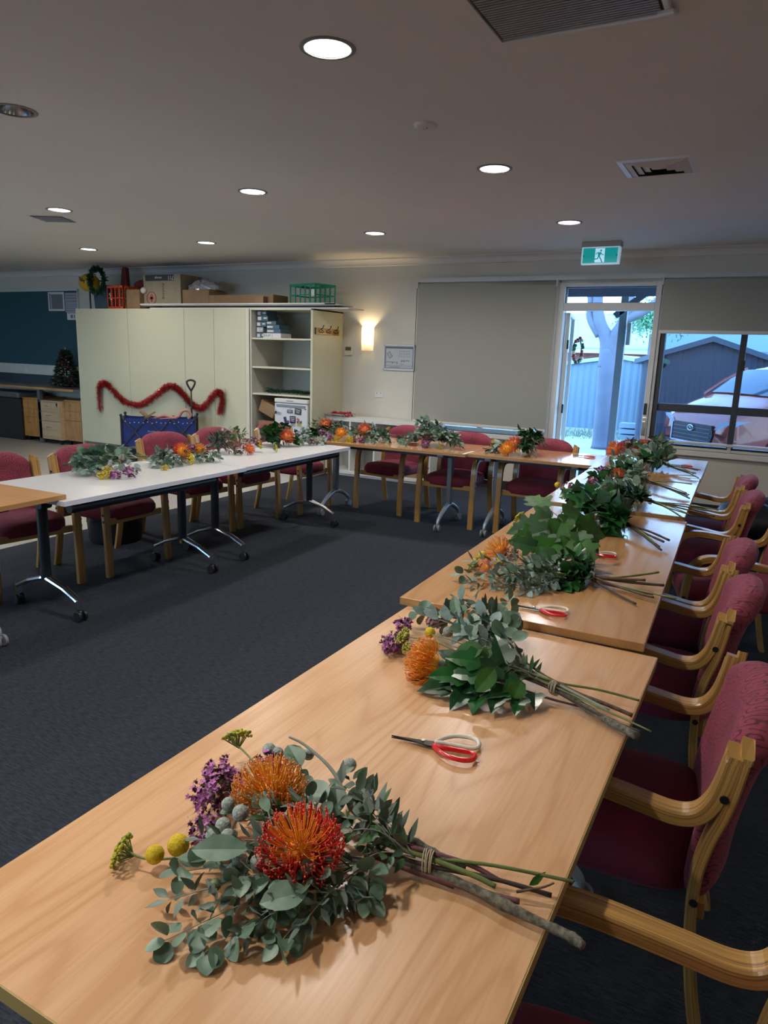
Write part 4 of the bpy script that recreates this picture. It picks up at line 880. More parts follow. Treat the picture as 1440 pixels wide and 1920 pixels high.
# ================================================================== tables
def table(cx, cy, z, L, Wd, rz, top_m, edge_m, style, label, group, legs=(-.62, .62), sides=None, beam_y=None):
    """long axis = local Y, width = local X; z = top height"""
    e = empty('folding_table', (cx, cy, 0), label, 'table', group, rz)
    t = .025 if style != 'white' else .027
    m = MB(); m.box(-Wd/2+.001, -L/2+.001, z-t, Wd/2-.001, L/2-.001, z); tp = m.build('tabletop', top_m, e, bevel=.0015)
    m = MB()
    for a in ((-Wd/2-.0005, -L/2, -Wd/2+.0015, L/2), (Wd/2-.0015, -L/2, Wd/2+.0005, L/2), (-Wd/2, -L/2-.0005, Wd/2, -L/2+.0015), (-Wd/2, L/2-.0015, Wd/2, L/2+.0005)):
        m.box(a[0], a[1], z-t, a[2], a[3], z-.001)
    m.build('edge_band', edge_m, tp)
    fm, am = (M['black'], M['chrome']) if style == 'white' else (mat_sil, mat_silfoot)
    u = z-t; m = MB()
    if style == 'white':
        bx = beam_y if beam_y is not None else .25
        m.cyl((bx, legs[0]-.03, u-.045), (bx, legs[1]+.03, u-.045), .028, 14); m.cyl((-.05, legs[0], u-.035), (-.05, legs[1], u-.035), .018, 10)
    else:
        m.box(-Wd/2+.13, legs[0]-.12, u-.04, -Wd/2+.19, legs[1]+.12, u); m.box(Wd/2-.19, legs[0]-.12, u-.04, Wd/2-.13, legs[1]+.12, u)
    m.build('beam', M['black'] if style == 'white' else mat_dk, e, bevel=.003)
    for ly in legs:
        m = MB()
        if style == 'white':
            m.cyl((0, ly, .21), (0, ly, u-.03), .030, 16); m.box(-.28, ly-.022, u-.03, .30, ly+.022, u-.002); m.cyl((.03, ly-.035, u-.06), (.03, ly+.035, u-.06), .022, 12)
        else:
            m.prism([(-.036, u-.02), (.036, u-.02), (.030, .18), (-.030, .18)], lambda q: V((q[0], ly-.022, q[1])), lambda q: V((q[0], ly+.022, q[1]))); m.box(-.3, ly-.03, u-.035, .3, ly+.03, u-.002)
        lg = m.build('column', M['black'] if style == 'white' else mat_sil, e, bevel=.006, seg=3)
        for s in (-1, 1):
            m = MB()
            if style == 'white':
                P = [(0, ly, .215), (s*.03, ly, .205), (s*.15, ly, .17), (s*.245, ly, .125), (s*.262, ly, .115)]
                for off in (-.011, .011): m.tube([(a, b+off, c) for a, b, c in P], [.012, .015, .012, .011, .011], 8)
                m.box(s*.262-.014, ly-.016, .075, s*.262+.014, ly+.016, .125)
            else:
                P = catmull([(0, ly, .20), (s*.05, ly, .195), (s*.14, ly, .165), (s*.235, ly, .12), (s*.275, ly, .085), (s*.28, ly, .06)], 4); m.tube(P, [.026-.013*i/(len(P)-1) for i in range(len(P))], 8)
            m.build('foot', am, lg, smooth=style != 'white', bevel=0)
            cx2 = s*.262+s*.012 if style == 'white' else s*.285
            cast = MB()
            for off in (-.019, .019): cast.cyl((cx2, ly+off-.008, .031), (cx2, ly+off+.008, .031), .031, 20)
            cast.cyl((cx2, ly-.02, .031), (cx2, ly+.02, .031), .008, 8); cast.ball((cx2-s*.008, ly, .045), .023, 10, 6, (1,.7,.9))
            cast.build('castor', M['blackplastic'] if style == 'white' else M['grey'], lg, bevel=.003)
    return e
mat_sil = mat('silver_column', (.20,.22,.26), .4, .5); mat_silfoot = mat('silver_foot', (.36,.44,.54), .35, .4); mat_dk = mat('dark_beam', (.05,.055,.07), .45)
GR = 'folding tables set in a U'
# right row (towards the camera first)
table(-.576, 1.2425, .720, 1.585, .785, R(-.3), M['beech1'], M['edge1'], 'wood', 'nearest light beech table with a yellowish edge, in the foreground', GR, (-.6, .6))
table(-.640, 2.957, .745, 1.84, .775, R(2.0), M['beech2'], M['edge2'], 'wood', 'second beech table of the right row, holding two red scissors', GR, (-.7, .7))
table(-.715, 4.72, .745, 1.46, .775, R(1.7), M['beech2'], M['edge2'], 'wood', 'third beech table of the right row with its stems and reflections', GR, (-.55, .55))
table(-.755, 6.02, .745, 1.10, .79, R(1.6), M['beech2'], M['edge2'], 'wood', 'farthest table of the right row, nearest the window wall', GR, (-.4, .4))
# far row
table(-2.98, 5.965, .730, 1.50, .73, R(90+3.2), M['beech2x'] if 'beech2x' in M else M['beechx'], M['edge2'], 'wood', 'beech table of the far row beside the white tables', GR, (-.50, .70))
table(-1.697, 6.07, .730, 1.05, .73, R(90+1.8), M['beechx'], M['edge2'], 'wood', 'beech table of the far row meeting the right row', GR, (-.38, .36))
# left row
table(-3.548, 3.165, .730, 1.485, .765, 0, M['wtop'], M['wedge'], 'white', 'white table of the left row nearer the camera, black folding frame', GR, (-.60, .50), beam_y=.27)
table(-3.575, 4.650, .730, 1.475, .765, R(.8), M['wtop'], M['wedge'], 'white', 'white table of the left row farther away, meeting the far row', GR, (-.62, .67), beam_y=.27)
table(-3.59, 1.70, .756, 1.52, .80, R(1.5), wood('beech_laminate_orange', (.42,.20,.065), (.50,.26,.09), 'X', .3, 7, 1, off=5), M['edge2'], 'wood', 'orange beech table corner at the left edge of the photo', GR, (-.4, .40))

# ================================================================== chairs
def make_chair():
    e = bpy.data.objects.new('armchair', None); col.objects.link(e); e.empty_display_size = .1
    A = cm2([(.262, 0), (.258, .22), (.247, .44), (.238, .54), (.215, .598), (.165, .628), (.08, .630), (-.06, .612), (-.145, .601), (-.192, .613), (-.220, .650), (-.236, .705), (-.249, .780)], 5)
    B = cm2([(-.272, 0), (-.236, .16), (-.212, .33), (-.208, .467), (-.222, .56), (-.242, .63), (-.256, .70), (-.269, .797)], 5)
    for s in (-1, 1):
        m = MB(); m.strip(A, s*.268, .050, .033)
        m.v = [(x_, y_, z_-.010*(max(0, (abs(x_)-.25)/.04))**1.5*(z_ > .765)) for x_, y_, z_ in m.v]
        a = m.build('arm_frame', M['chairwood'], e)
        m = MB(); m.strip(B, s*.268, .050, .024)
        m.v = [(x_, y_, z_-.022*(max(0, (abs(x_)-.25)/.04))**1.5*(z_ > .775)) for x_, y_, z_ in m.v]
        m.build('leg', M['chairwood'], e)
        for (y, z) in ((-.238, .675), (.252, .43), (.254, .385), (-.210, .42)):
            m = MB(); m.cyl((s*.2925, y, z), (s*.296, y, z), .009, 10); m.build('screw_cap', M['cap'], a)
    for y, z in ((.225, .37), (-.225, .37)):
        m = MB(); m.box(-.245, y-.011, z-.022, .245, y+.011, z+.022); m.build('stretcher', M['chairwood'], e, bevel=.003)
    # seat cushion
    m = MB(); nx, ny = 14, 14; lay = [(.0, .36, .03), (.3, .352, .006), (.55, .37, .0), (.8, .42, .0), (1, .448, .006), (1, .466, .03), (1, .470, .08)]
    ring = 40
    def seatp(t, inset, z):
        c, s = math.cos(t), math.sin(t); p = 5.0; q = (abs(c)**p + abs(s)**p)**(-1/p); x = (.236-inset)*q*c; y = (.238-inset)*q*s
        return (x, y+.012, z + (.016*(1-(x/.24)**2) if z > .44 else 0) - (.012 if (y > .17 and z > .44) else 0))
    L_ = [(.09, .368), (.03, .366), (.006, .374), (0, .392), (0, .425), (.006, .445), (.022, .458), (.06, .464), (.12, .466), (.20, .466)]
    for ins, z in L_:
        for k in range(ring): m.v.append(seatp(2*PI*k/ring, ins, z))
    for i in range(len(L_)-1):
        for k in range(ring): k2 = (k+1) % ring; m.face([i*ring+k, i*ring+k2, (i+1)*ring+k2, (i+1)*ring+k])
    m.face([(len(L_)-1)*ring+k for k in range(ring)]); m.face([k for k in range(ring)][::-1])
    m.build('seat', M['maroon'], e, smooth=True)
    # back cushion: stacked rounded loops, arched top, hollowed towards the sitter
    m = MB(); ring = 44; zs = [0, .03, .08, .16, .26, .36, .46, .56, .66, .75, .82, .88, .93, .965, .988, 1]
    for v in zs:
        th = .041*(1 if v < .75 else (1+.25*math.sin((v-.75)*PI/.25))) * (math.sqrt(max(0, 1-((v-.90)/.10)**2)) if v > .90 else 1)*(.75+.25*min(1, v/.05)); th = max(th, .004)
        for k in range(ring):
            t = 2*PI*k/ring; c, s = math.cos(t), math.sin(t); p = 4.0; q = (abs(c)**p + abs(s)**p)**(-1/p)
            x = .238*q*c; yy = th*q*s
            zt_ = .828 - .045*abs(x/.238)**3.6
            z = .40 + (zt_-.40)*v
            y0 = -.243 - .06*(z-.45) - .45*max(0, z-.45)**2
            y0 += .030*(x/.238)**2
            m.v.append((x*(1-.10*max(0, (v-.9)/.1)), y0+yy, z))
    for i in range(len(zs)-1):
        for k in range(ring): k2 = (k+1) % ring; m.face([i*ring+k, i*ring+k2, (i+1)*ring+k2, (i+1)*ring+k])
    m.face([(len(zs)-1)*ring+k for k in range(ring)]); m.face([k for k in range(ring)][::-1])
    m.build('backrest', M['maroonswirl'], e, smooth=True)
    return e
chair0 = make_chair(); used = [False]
def chair(x, y, deg, label, group):
    if used[0]: c = copy_tree(chair0)
    else: c = chair0; used[0] = True
    c.location = (x, y, 0); c.rotation_euler.z = R(deg); tag(c, label, 'chair', group)
g1 = 'maroon armchairs along the right row of tables'
chair(-.045, .825, 97, 'nearest maroon armchair at the bottom right corner, only arm and seat edge showing', g1)
chair(-.225, 1.745, 93, 'maroon armchair beside the foreground table with the large swirl-patterned back', g1)
chair(-.285, 2.60, 91, 'maroon armchair second from the front facing the right row', g1)
chair(-.315, 3.20, 92, 'maroon armchair half hidden behind the second swirl-backed one', g1)
chair(-.30, 4.60, 93, 'maroon armchair at the third right table, between stems and black bag', g1)
chair(-.345, 5.27, 92, 'farthest maroon armchair of the right row, near the window wall', g1)
chair(-.055, 3.93, 103, 'maroon armchair pulled away from the right row, cut by the photo edge', g1)
g2 = 'maroon armchairs along the left row of tables'
chair(-4.13, 2.80, -99, 'maroon armchair at the left photo edge behind the orange table', g2)
chair(-4.04, 3.48, -90, 'maroon armchair behind the bouquet with the two yellow flowers on the left', g2)
chair(-4.235, 4.44, -97, 'maroon armchair in front of the blue wagon', g2)
chair(-4.20, 5.06, -92, 'maroon armchair right of the blue wagon, under the end of the red tinsel', g2)
chair(-4.105, 5.82, -90, 'maroon armchair in front of the bar fridge and cardboard boxes', g2)
g3 = 'maroon armchairs along the far row of tables'
chair(-3.275, 6.38, 173, 'maroon armchair in front of the low white cube shelf', g3)
chair(-2.515, 6.22, 180, 'maroon armchair in the middle of the far row, below the long blind', g3)
chair(-1.74, 6.24, 180, 'maroon armchair of the far row just left of the open door', g3)
chair(-1.00, 6.84, 180, 'maroon armchair behind the end of the right row, wooden back corners showing', g3)

# ================================================================== scissors
def scissors(x, y, z, deg, label, s=1.0, flip=False):
    e = empty('scissors', (x, y, z), label, 'scissors', 'red and white florist scissors', R(deg))
    f = -1 if flip else 1; e.scale = (s, s, s)
    m = MB()
    m.prism([(-.062, 0), (-.02, .007*f), (.005, .010*f), (.028, .012*f), (.028, .003*f), (.0, -.002*f)], lambda q: V((q[0], q[1], .004)), lambda q: V((q[0], q[1], .0065)))
    m.prism([(-.062, .001), (-.02, -.005*f), (.005, -.010*f), (.028, -.013*f), (.028, -.003*f), (.0, .003*f)], lambda q: V((q[0], q[1], .007)), lambda q: V((q[0], q[1], .0095)))
    m.build('blades', M['steel'], e)
    m = MB(); m.cyl((0, 0, .003), (0, 0, .012), .0045, 10); m.build('pivot', M['chrome'], e)
    def loop(sy): return catmull([(.022, sy*.007, .007), (.034, sy*.022, .009), (.055, sy*.037, .010), (.080, sy*.042, .010), (.098, sy*.036, .010), (.104, sy*.020, .009), (.096, sy*.009, .008), (.070, sy*.008, .008), (.042, sy*.009, .008), (.022, sy*.004, .008)], 5)
    m = MB(); m.tube(loop(f), .0042, 8); m.build('white_handle', M['ivory'], e, smooth=True)
    m = MB(); m.tube(loop(-f), .0046, 8); m.build('red_handle', M['red'], e, smooth=True)
scissors(-.553, 1.262, .720, 12, 'red and white scissors on the nearest table between the two front bouquets', 1.12)
scissors(-.575, 2.148, .745, 6, 'red and white scissors at the near end of the second table', 1.0)
scissors(-.565, 2.94, .745, 12, 'red and white scissors behind the big ivy bouquet', .95)
scissors(-.56, 6.08, .745, 8, 'scissors showing only red behind the farthest right bouquet', 1.0)
scissors(-1.36, 6.22, .730, 5, 'scissors lying in the bright reflection at the right of the far row', 1.1)
scissors(-2.17, 6.08, .730, -25, 'red and white scissors right of the joint in the far row', 1.1)
scissors(-2.93, 5.95, .730, 8, 'red and white scissors between the pink-flower and tall eucalyptus bouquets', 1.1)
m = MB(); m.box(-.012, -.12, 0, .012, .12, .002); tag(m.build('paper_strip', M['paper'], loc=(-2.226, 5.755, .7305), rz=.0), 'white paper strip across the joint of the far row', 'paper')
m = MB(); m.box(-.10, -.15, 0, .10, .15, .0015); m.build
tag(m.build('paper_sheet', M['paper'], loc=(-3.80, 3.78, .7305), rz=.15), 'white paper sheet at the back of the left white tables', 'paper')

# ================================================================== flowers
def leafmat(name, c, rough=.45, spec=.5): return mat(name, c, rough, spec=spec, noise=.28, nscale=38)
LM = {'euc': [leafmat('eucalyptus_leaf', (.095,.175,.115)), leafmat('eucalyptus_leaf_pale', (.17,.26,.19))],
      'olive': [leafmat('dusky_leaf', (.06,.095,.065)), leafmat('dusky_leaf_pale', (.12,.165,.13))],
      'ivy': [leafmat('ivy_leaf', (.012,.085,.018), .28), leafmat('ivy_leaf_dark', (.008,.045,.014), .28)],
      'maple': [leafmat('bright_ivy_leaf', (.026,.10,.013), .5, .3), leafmat('bright_ivy_leaf2', (.014,.06,.012), .5, .3)],
      'silver': [leafmat('silver_leaf', (.22,.31,.29)), leafmat('silver_leaf2', (.13,.20,.17))],
      'green': [leafmat('green_leaf', (.04,.11,.035), .4), leafmat('green_leaf_dark', (.02,.06,.02), .4)],
      'plum': [leafmat('plum_leaf', (.09,.04,.055)), leafmat('plum_leaf2', (.13,.08,.09))]}
SM = {'brown': mat('brown_stem', (.095,.058,.03), .7, noise=.5, nscale=90, bump=.5, bscale=150), 'green': mat('green_stem', (.13,.17,.045), .5, noise=.2, nscale=60), 'dark': mat('dark_stem', (.045,.03,.02), .7),
      'purple': mat('purple_stem', (.13,.045,.055), .5, noise=.3, nscale=60), 'lichen': mat('lichen_branch', (.12,.115,.085), .85, noise=.65, nscale=110, bump=1, bscale=220), 'pale': mat('pale_stem', (.27,.30,.24), .6)}
PM = {'orange': [mat('protea_orange', (.85,.25,.012), .45), mat('protea_gold', (.90,.42,.03), .45), mat('protea_tip', (.88,.36,.16), .4)],
      'red': [mat('protea_red', (.80,.045,.03), .4), mat('protea_amber', (.92,.38,.03), .45), mat('protea_red_tip', (.90,.12,.09), .4)],
      'coral': [mat('protea_coral', (.68,.10,.05), .4), mat('protea_coral_in', (.72,.20,.04), .45), mat('protea_pink_tip', (.80,.28,.25), .4)]}
WM = [mat('wax_purple', (.28,.06,.25), .5), mat('wax_pink', (.50,.16,.44), .5), mat('wax_dark', (.08,.015,.06), .5)]
WP = [mat('wax_rose', (.28,.09,.14), .5), mat('wax_rose_pale', (.42,.17,.22), .5), mat('wax_plum', (.10,.03,.05), .5)]
YM = mat('billy_yellow', (.62,.45,.008), .7, noise=.25, nscale=260, bump=1, bscale=420); YG = mat('yarrow_yellow', (.42,.42,.02), .7, noise=.4, nscale=200); YD = mat('yarrow_green', (.14,.20,.04), .6)
BZ = mat('berzelia_silver', (.30,.35,.32), .75, noise=.35, nscale=230, bump=1, bscale=350); TW = mat('twine', (.42,.36,.26), .7); GUM = mat('gum_nut', (.16,.22,.09), .5)

SH = {'oval': [(0,.05),(.12,.5),(.3,.9),(.5,1),(.7,.85),(.87,.5),(1,.0)], 'round': [(0,.1),(.12,.65),(.32,1),(.55,1),(.78,.75),(.93,.38),(1,0)],
      'lance': [(0,.1),(.15,.6),(.35,1),(.6,.8),(.82,.4),(1,0)], 'ivy': [(0,.08),(-.12,.55),(.05,.85),(.22,1),(.34,.62),(.52,.62),(.74,.34),(1,0)],
      'maple': [(0,.05),(-.10,.42),(-.02,.62),(.12,.60),(.22,.98),(.36,1.02),(.38,.62),(.5,.5),(.66,.62),(.70,.36),(.84,.22),(1,0)]}
def leaf(m, p, d, n, L, W, shape='oval', fold=.25, curl=.3):
    """p base, d direction, n upper normal"""
    d = d.normalized(); s = d.cross(n)
    if s.length < 1e-4: s = d.cross(V((.3,.5,.8)))
    s.normalize(); n = s.cross(d).normalized(); o = len(m.v); st = SH[shape]
    for t, w in st:
        ww = w*W/2; tt = max(t, 0); c = p + d*(t*L) - n*(curl*L*tt*tt*.5)
        m.v += [tuple(c + s*ww + n*(fold*ww)), tuple(c), tuple(c - s*ww + n*(fold*ww))]
    for i in range(len(st)-1):
        a = o+3*i; m.face([a, a+1, a+4, a+3]); m.face([a+1, a+2, a+5, a+4])
def rv(rg, s=1): return V((rg.gauss(0,s), rg.gauss(0,s), rg.gauss(0,s)))
def sprig(par, path, kind, shape, L, W, n, seed, start=.3, stem='pale', sr=.0014, floor=None, pair=True, name='leafy_sprig', droop=.0, ang=1.0):
    rg = random.Random(seed); P = catmull(path, 6); k = len(P); m = MB(); m.mi = 2; m.sm = True
    m.tube(P, [sr*(1-.6*i/(k-1)) for i in range(k)], 5)
    for i in range(n):
        u = start + (1-start)*(i+.5)/n; f = u*(k-1.001); a = int(f); p = P[a].lerp(P[a+1], f-a); d = (P[a+1]-P[a]).normalized()
        side = d.cross(V((0,0,1)));
        if side.length < .1: side = V((1,0,0))
        side.normalize(); up = side.cross(d)
        for sgn in ((1,-1) if pair else (rg.choice((1,-1)),)):
            ph = rg.uniform(-.9, .9) + (i % 2)*1.1; q = side*sgn*math.cos(ph) + up*math.sin(ph)*sgn
            dd = (d*rg.uniform(.25,.9)/ang + q*ang + V((0,0,-droop))).normalized(); l = L*rg.uniform(.7,1.15)*(1-.35*(u-.5 if u > .5 else 0)); pp = p + dd*.006
            tip = pp+dd*l
            if floor is not None and tip.z < floor+.004: dd = (dd + V((0,0,(floor+.006-tip.z)/l))).normalized()
            if floor is not None and pp.z < floor+.003: pp.z = floor+.003
            m.mi = 0 if rg.random() < .6 else 1; nn = (V((0,0,1))*.9 + rv(rg,.4))
            leaf(m, pp, dd, nn, l, W*rg.uniform(.8,1.15), shape, rg.uniform(.1,.4), rg.uniform(-.1,.45))
    p = P[-1]; d = (P[-1]-P[-2]).normalized(); m.mi = 1; leaf(m, p, d, V((0,0,1))+rv(rg,.3), L*.8, W*.8, shape, .2, .2)
    if floor is not None: m.v = [(a, b, max(c, floor+.0015)) for a, b, c in m.v]
    return m.build(name, LM[kind]+[SM[stem]], par)
def protea(par, c, ax, r, kind, seed, n=230, half=1.75, lowpoly=False, inner=.55, floor=None):
    rg = random.Random(seed); c = V(c); ax = V(ax).normalized(); m = MB(); m.sm = True; m.mi = 1
    m.ball(c, r*(.60 if lowpoly else .36), 12, 8)
    q = V((0,0,1)).rotation_difference(ax)
    for i in range(n):
        ph = half*math.sqrt((i+.5)/n); t = i*2.39996+rg.uniform(-.2,.2); d = q @ V((math.sin(ph)*math.cos(t), math.sin(ph)*math.sin(t), math.cos(ph)))
        b = c + d*r*.30; out = (d + rv(rg,.12)).normalized(); Rr = r*rg.uniform(.92,1.12)
        k1 = c + out*Rr*.62 - ax*Rr*.10*math.sin(ph); k2 = c + out*Rr*.93 + ax*r*.04; tip = c + (out*1.0 + ax*rg.uniform(.10,.32)*math.sin(min(ph, PI/2))).normalized()*Rr*1.02
        m.mi = 1 if ph < inner*half else 0
        if kind == 'orange' and rg.random() < .35: m.mi = 1-m.mi
        P = [b, k1, k2, tip] if lowpoly else catmull([b, k1, k2, tip], 3)
        w = r*(.030 if lowpoly else .0155); m.tube(P, [w]*(len(P)-1)+[w*.7], 3, False); m.mi = 2; m.ball(tip, r*.026, 4, 3)
    # bracts under the head
    if floor is not None: m.v = [(a, b, max(z, floor+.001)) for a, b, z in m.v]
    o = m.build('protea_bloom', PM[kind], par)
    return o
def wax(par, c, r, seed, n=70, sq=(1,1,.8), mats=None, ax=None, floor=None, ps=.0052):
    rg = random.Random(seed); m = MB(); c = V(c)
    for i in range(n):
        d = rv(rg).normalized(); rr = r*rg.uniform(.55,1.0); p = c + V((d.x*rr*sq[0], d.y*rr*sq[1], d.z*rr*sq[2])); dn = (d+V((0,0,.35))+rv(rg,.3)).normalized()
        a = dn.cross(V((.2,.9,.4))).normalized(); b = dn.cross(a); m.mi = rg.choice((0,0,1,1,2)); s = ps*rg.uniform(.8,1.2)
        for k in range(5):
            t = k*2*PI/5; u = a*math.cos(t)+b*math.sin(t); v = a*math.cos(t+.6)+b*math.sin(t+.6); w = a*math.cos(t-.6)+b*math.sin(t-.6)
            m.add([p, p+w*s*.8+dn*s*.25, p+u*s*1.35+dn*s*.45, p+v*s*.8+dn*s*.25], [(0,1,2,3)])
        m.mi = 2; m.ball(p-dn*s*.4, s*.55, 5, 4); m.mi = 3
        m.tube([p-dn*s, c+(p-c)*.4], .0006, 3, False)
        if i % 2 == 0:
            q = p+rv(rg,.005); l = rg.uniform(.010,.018); e = (d+rv(rg,.6)).normalized(); sd = e.cross(dn)*.0009
            m.add([q-sd, q+sd, q+e*l], [(0,1,2)])
    if floor is not None: m.v = [(x, y, max(z, floor+.001)) for x, y, z in m.v]
    return m.build('waxflower_cluster', (mats or WM)+[SM['green']], par)
def yarrow(par, c, ax, r, seed, yellow=False):
    rg = random.Random(seed); m = MB(); m.sm = True; c = V(c); ax = V(ax).normalized(); a = ax.cross(V((.1,.3,.9))).normalized(); b = ax.cross(a); base = c - ax*r*1.1
    for i in range(95):
        rr = r*math.sqrt(rg.random()); t = rg.uniform(0, 2*PI); p = c + (a*math.cos(t)+b*math.sin(t))*rr - ax*(rr*rr/r*.35) + rv(rg, r*.03)
        m.mi = 0 if (yellow or rg.random() < .72) else 1; m.ball(p, r*rg.uniform(.075,.125), 6, 4)
        if i % 3 == 0: m.mi = 1; m.tube([p, base], [r*.02, r*.035], 3, False)
    return m.build('yarrow_head', [YM if yellow else YG, YD], par)
def balls(par, pts, r, mm, name, seed=1):
    rg = random.Random(seed); out = []
    for p in pts:
        m = MB(); m.ball(p, r*rg.uniform(.88,1.1), 14, 9); out.append(m.build(name, mm, par, smooth=True))
    return out
def stem(par, pts, r, kind, name='stem', r1=None, n=7, rough=0, seed=0, floor=None):
    P = catmull(pts, 6); k = len(P); r1 = r if r1 is None else r1; rg = random.Random(seed)
    rs = [(r+(r1-r)*i/(k-1))*(1+rough*rg.uniform(-1,1)) for i in range(k)]
    if floor is not None: P = [V((p.x, p.y, max(p.z, floor+rr*1.02))) for p, rr in zip(P, rs)]
    m = MB(); m.tube(P, rs, n); o = m.build(name, SM[kind], par, smooth=True); return o
def twine(par, c, ax, r, w=.0014, floor=None, n=4):
    m = MB(); ax = V(ax).normalized(); c = V(c)
    for k in range(n): m.torus(c+ax*(k-n/2)*.0035, r*(1+.04*(k % 2)), w, (ax + V((.12*(k-1.5),.1*(k % 2),.05))).normalized(), 20, 5, 1, .8)
    return m.build('twine', TW, par, smooth=True)
def bouquet(label, group='bouquets of native flowers on the tables'):
    return empty('bouquet', (0,0,0), label, 'bouquet', group)
def settle(e, p):
    """move the empty to the bouquet's place on the table, the parts stay where they are"""
    p = V(p); e.location = p
    for c in e.children: c.location = V(c.location) - p

def scatter_sprigs(e, tie, tips, kinds, seed, z0, L=.04, W=.022, n=9, shape='oval', arch=.03, start=.35):
    for i, tp in enumerate(tips):
        kd = kinds[i % len(kinds)]; shp = {'euc':'round','olive':'lance','ivy':'ivy','maple':'maple','silver':'oval','green':'lance','plum':'lance'}[kd] if shape is None else shape
        t = V(tie); p = V(tp); md = t.lerp(p, .55); md.z += arch
        LL, WW = {'euc':(L, W*1.25), 'olive':(L*1.1, W*.6), 'ivy':(L*1.35, L*1.35), 'maple':(L*1.8, L*1.9), 'silver':(L, W), 'green':(L*1.15, W*.55), 'plum':(L*.9, W*.55)}[kd]
        sprig(e, [t, md, p], kd, shp, LL, WW, n, seed+i, start, floor=z0, stem='brown' if kd in ('ivy','maple') else 'pale')

# ---- B1: the large foreground bouquet
Z = .720
e = bouquet('large foreground bouquet with one orange and one red pincushion protea on the nearest table')

protea(e, (-.668, .882, .785), (-.35, .15, 1), .061, 'orange', 1, 420, 1.9)
protea(e, (-.541, .791, .783), (.05, -.35, 1), .063, 'red', 2, 460, 1.9, inner=.48)
wax(e, (-.770, .862, .768), .040, 3, 170, (1.0, 1.5, 1.0)); wax(e, (-.800, .905, .775), .028, 31, 70, (1,1.2,.9)); wax(e, (-.735, .962, .78), .026, 4, 60); wax(e, (-.74, .79, .745), .026, 41, 60, (1,1.2,.9), floor=Z)
balls(e, [(-.704,.814,.792),(-.664,.797,.800),(-.690,.785,.775),(-.700,.770,.762),(-.672,.775,.768),(-.612,.733,.778),(-.59,.748,.772),(-.619,.725,.760),(-.655,.757,.775),(-.668,.998,.80),(-.754,.992,.785),(-.737,.995,.782),(-.60,1.035,.78)], .0125, BZ, 'berzelia_ball')
balls(e, [(-.628,.695,.756)], .010, GUM, 'gum_nut')
yarrow(e, (-.845,1.005,.79), (-.5,.4,.7), .030, 5); stem(e, [(-.838,.995,.77), (-.78,.965,.775), (-.70,.93,.76)], .0018, 'green')
yarrow(e, (-.822,.683,.748), (-.8,-.3,.3), .028, 6); stem(e, [(-.80,.69,.745), (-.76,.70,.742), (-.68,.75,.75)], .002, 'green')
balls(e, [(-.762,.706,.746),(-.742,.737,.750)], .0165, YM, 'billy_button')
for i, (p, tp, l, w, nn) in enumerate([((-.60,.735,.80),(-.675,.695,.80),.085,.042,(.1,-.5,1)), ((-.49,.735,.775),(-.555,.665,.775),.070,.045,(0,-.5,1)), ((-.655,.955,.80),(-.715,.985,.83),.055,.040,(.6,-.5,.6)), ((-.60,.985,.78),(-.585,1.055,.79),.05,.020,(0,-.3,1)),
        ((-.55,.955,.755),(-.545,1.0,.785),.046,.034,(.2,-.9,.5)), ((-.57,.90,.79),(-.61,.925,.80),.06,.045,(.2,-.4,1)), ((-.55,.915,.77),(-.575,.945,.795),.055,.036,(.3,-.5,1)), ((-.52,.90,.765),(-.55,.88,.785),.055,.034,(.3,-.5,1)),
        ((-.61,.80,.82),(-.645,.83,.815),.06,.018,(.3,-.5,.7)), ((-.70,.89,.78),(-.72,.92,.80),.05,.02,(0,0,1)), ((-.665,.725,.765),(-.70,.705,.768),.05,.02,(0,-.3,1)), ((-.53,.965,.75),(-.50,.985,.765),.05,.02,(0,-.3,1))]):
    m = MB(); d = V(tp)-V(p); leaf(m, V(p)-d.normalized()*.0, d, V(nn), l, w, 'oval', .22, .15); m.tube([V(p), V(p)-d.normalized()*.03+V((0,0,-.01))], .0012, 4); m.build('broad_leaf', LM['euc'][i % 2], e)
stem(e, [(-.545,.945,.765), (-.60,.975,.80), (-.665,.985,.825), (-.70,.98,.835)], .0042, 'pale', r1=.002); stem(e, [(-.43,.915,.75), (-.50,.93,.757), (-.545,.945,.765)], .005, 'pale')
tips = [(-.631,.596,Z+.018), (-.672,.640,Z+.03), (-.575,.612,Z+.012), (-.600,.665,Z+.04), (-.498,.672,Z+.012), (-.462,.762,Z+.02), (-.700,.69,Z+.03), (-.545,.655,Z+.02), (-.431,.80,Z+.02), (-.478,.70,Z+.03), (-.60,.70,Z+.05), (-.66,.735,Z+.05), (-.52,.72,Z+.05), (-.71,.75,Z+.045)]
scatter_sprigs(e, (-.46,.87,.745), tips, ['euc','olive','euc','olive'], 100, Z, .034, .021, 8, None, .012, .35)
scatter_sprigs(e, (-.42,.90,.75), [(-.525,.96,.775), (-.58,1.0,.775), (-.57,.95,.795), (-.51,.90,.785)], ['olive','green','olive'], 150, Z, .040, .028, 6, None, .02, .2)
scatter_sprigs(e, (-.40,.905,.75), [(-.50,.87,.785), (-.49,.92,.78), (-.475,.835,.75)], ['green','olive'], 170, Z, .034, .026, 6, 'lance', .02, .1)
scatter_sprigs(e, (-.52,.86,.75), [(-.60,.86,.80), (-.70,.83,.775), (-.63,.82,.79), (-.58,.80,.79), (-.66,.93,.79), (-.72,.90,.76), (-.64,.76,.77)], ['olive','euc','green'], 190, Z, .034, .02, 9, None, .02, .15)
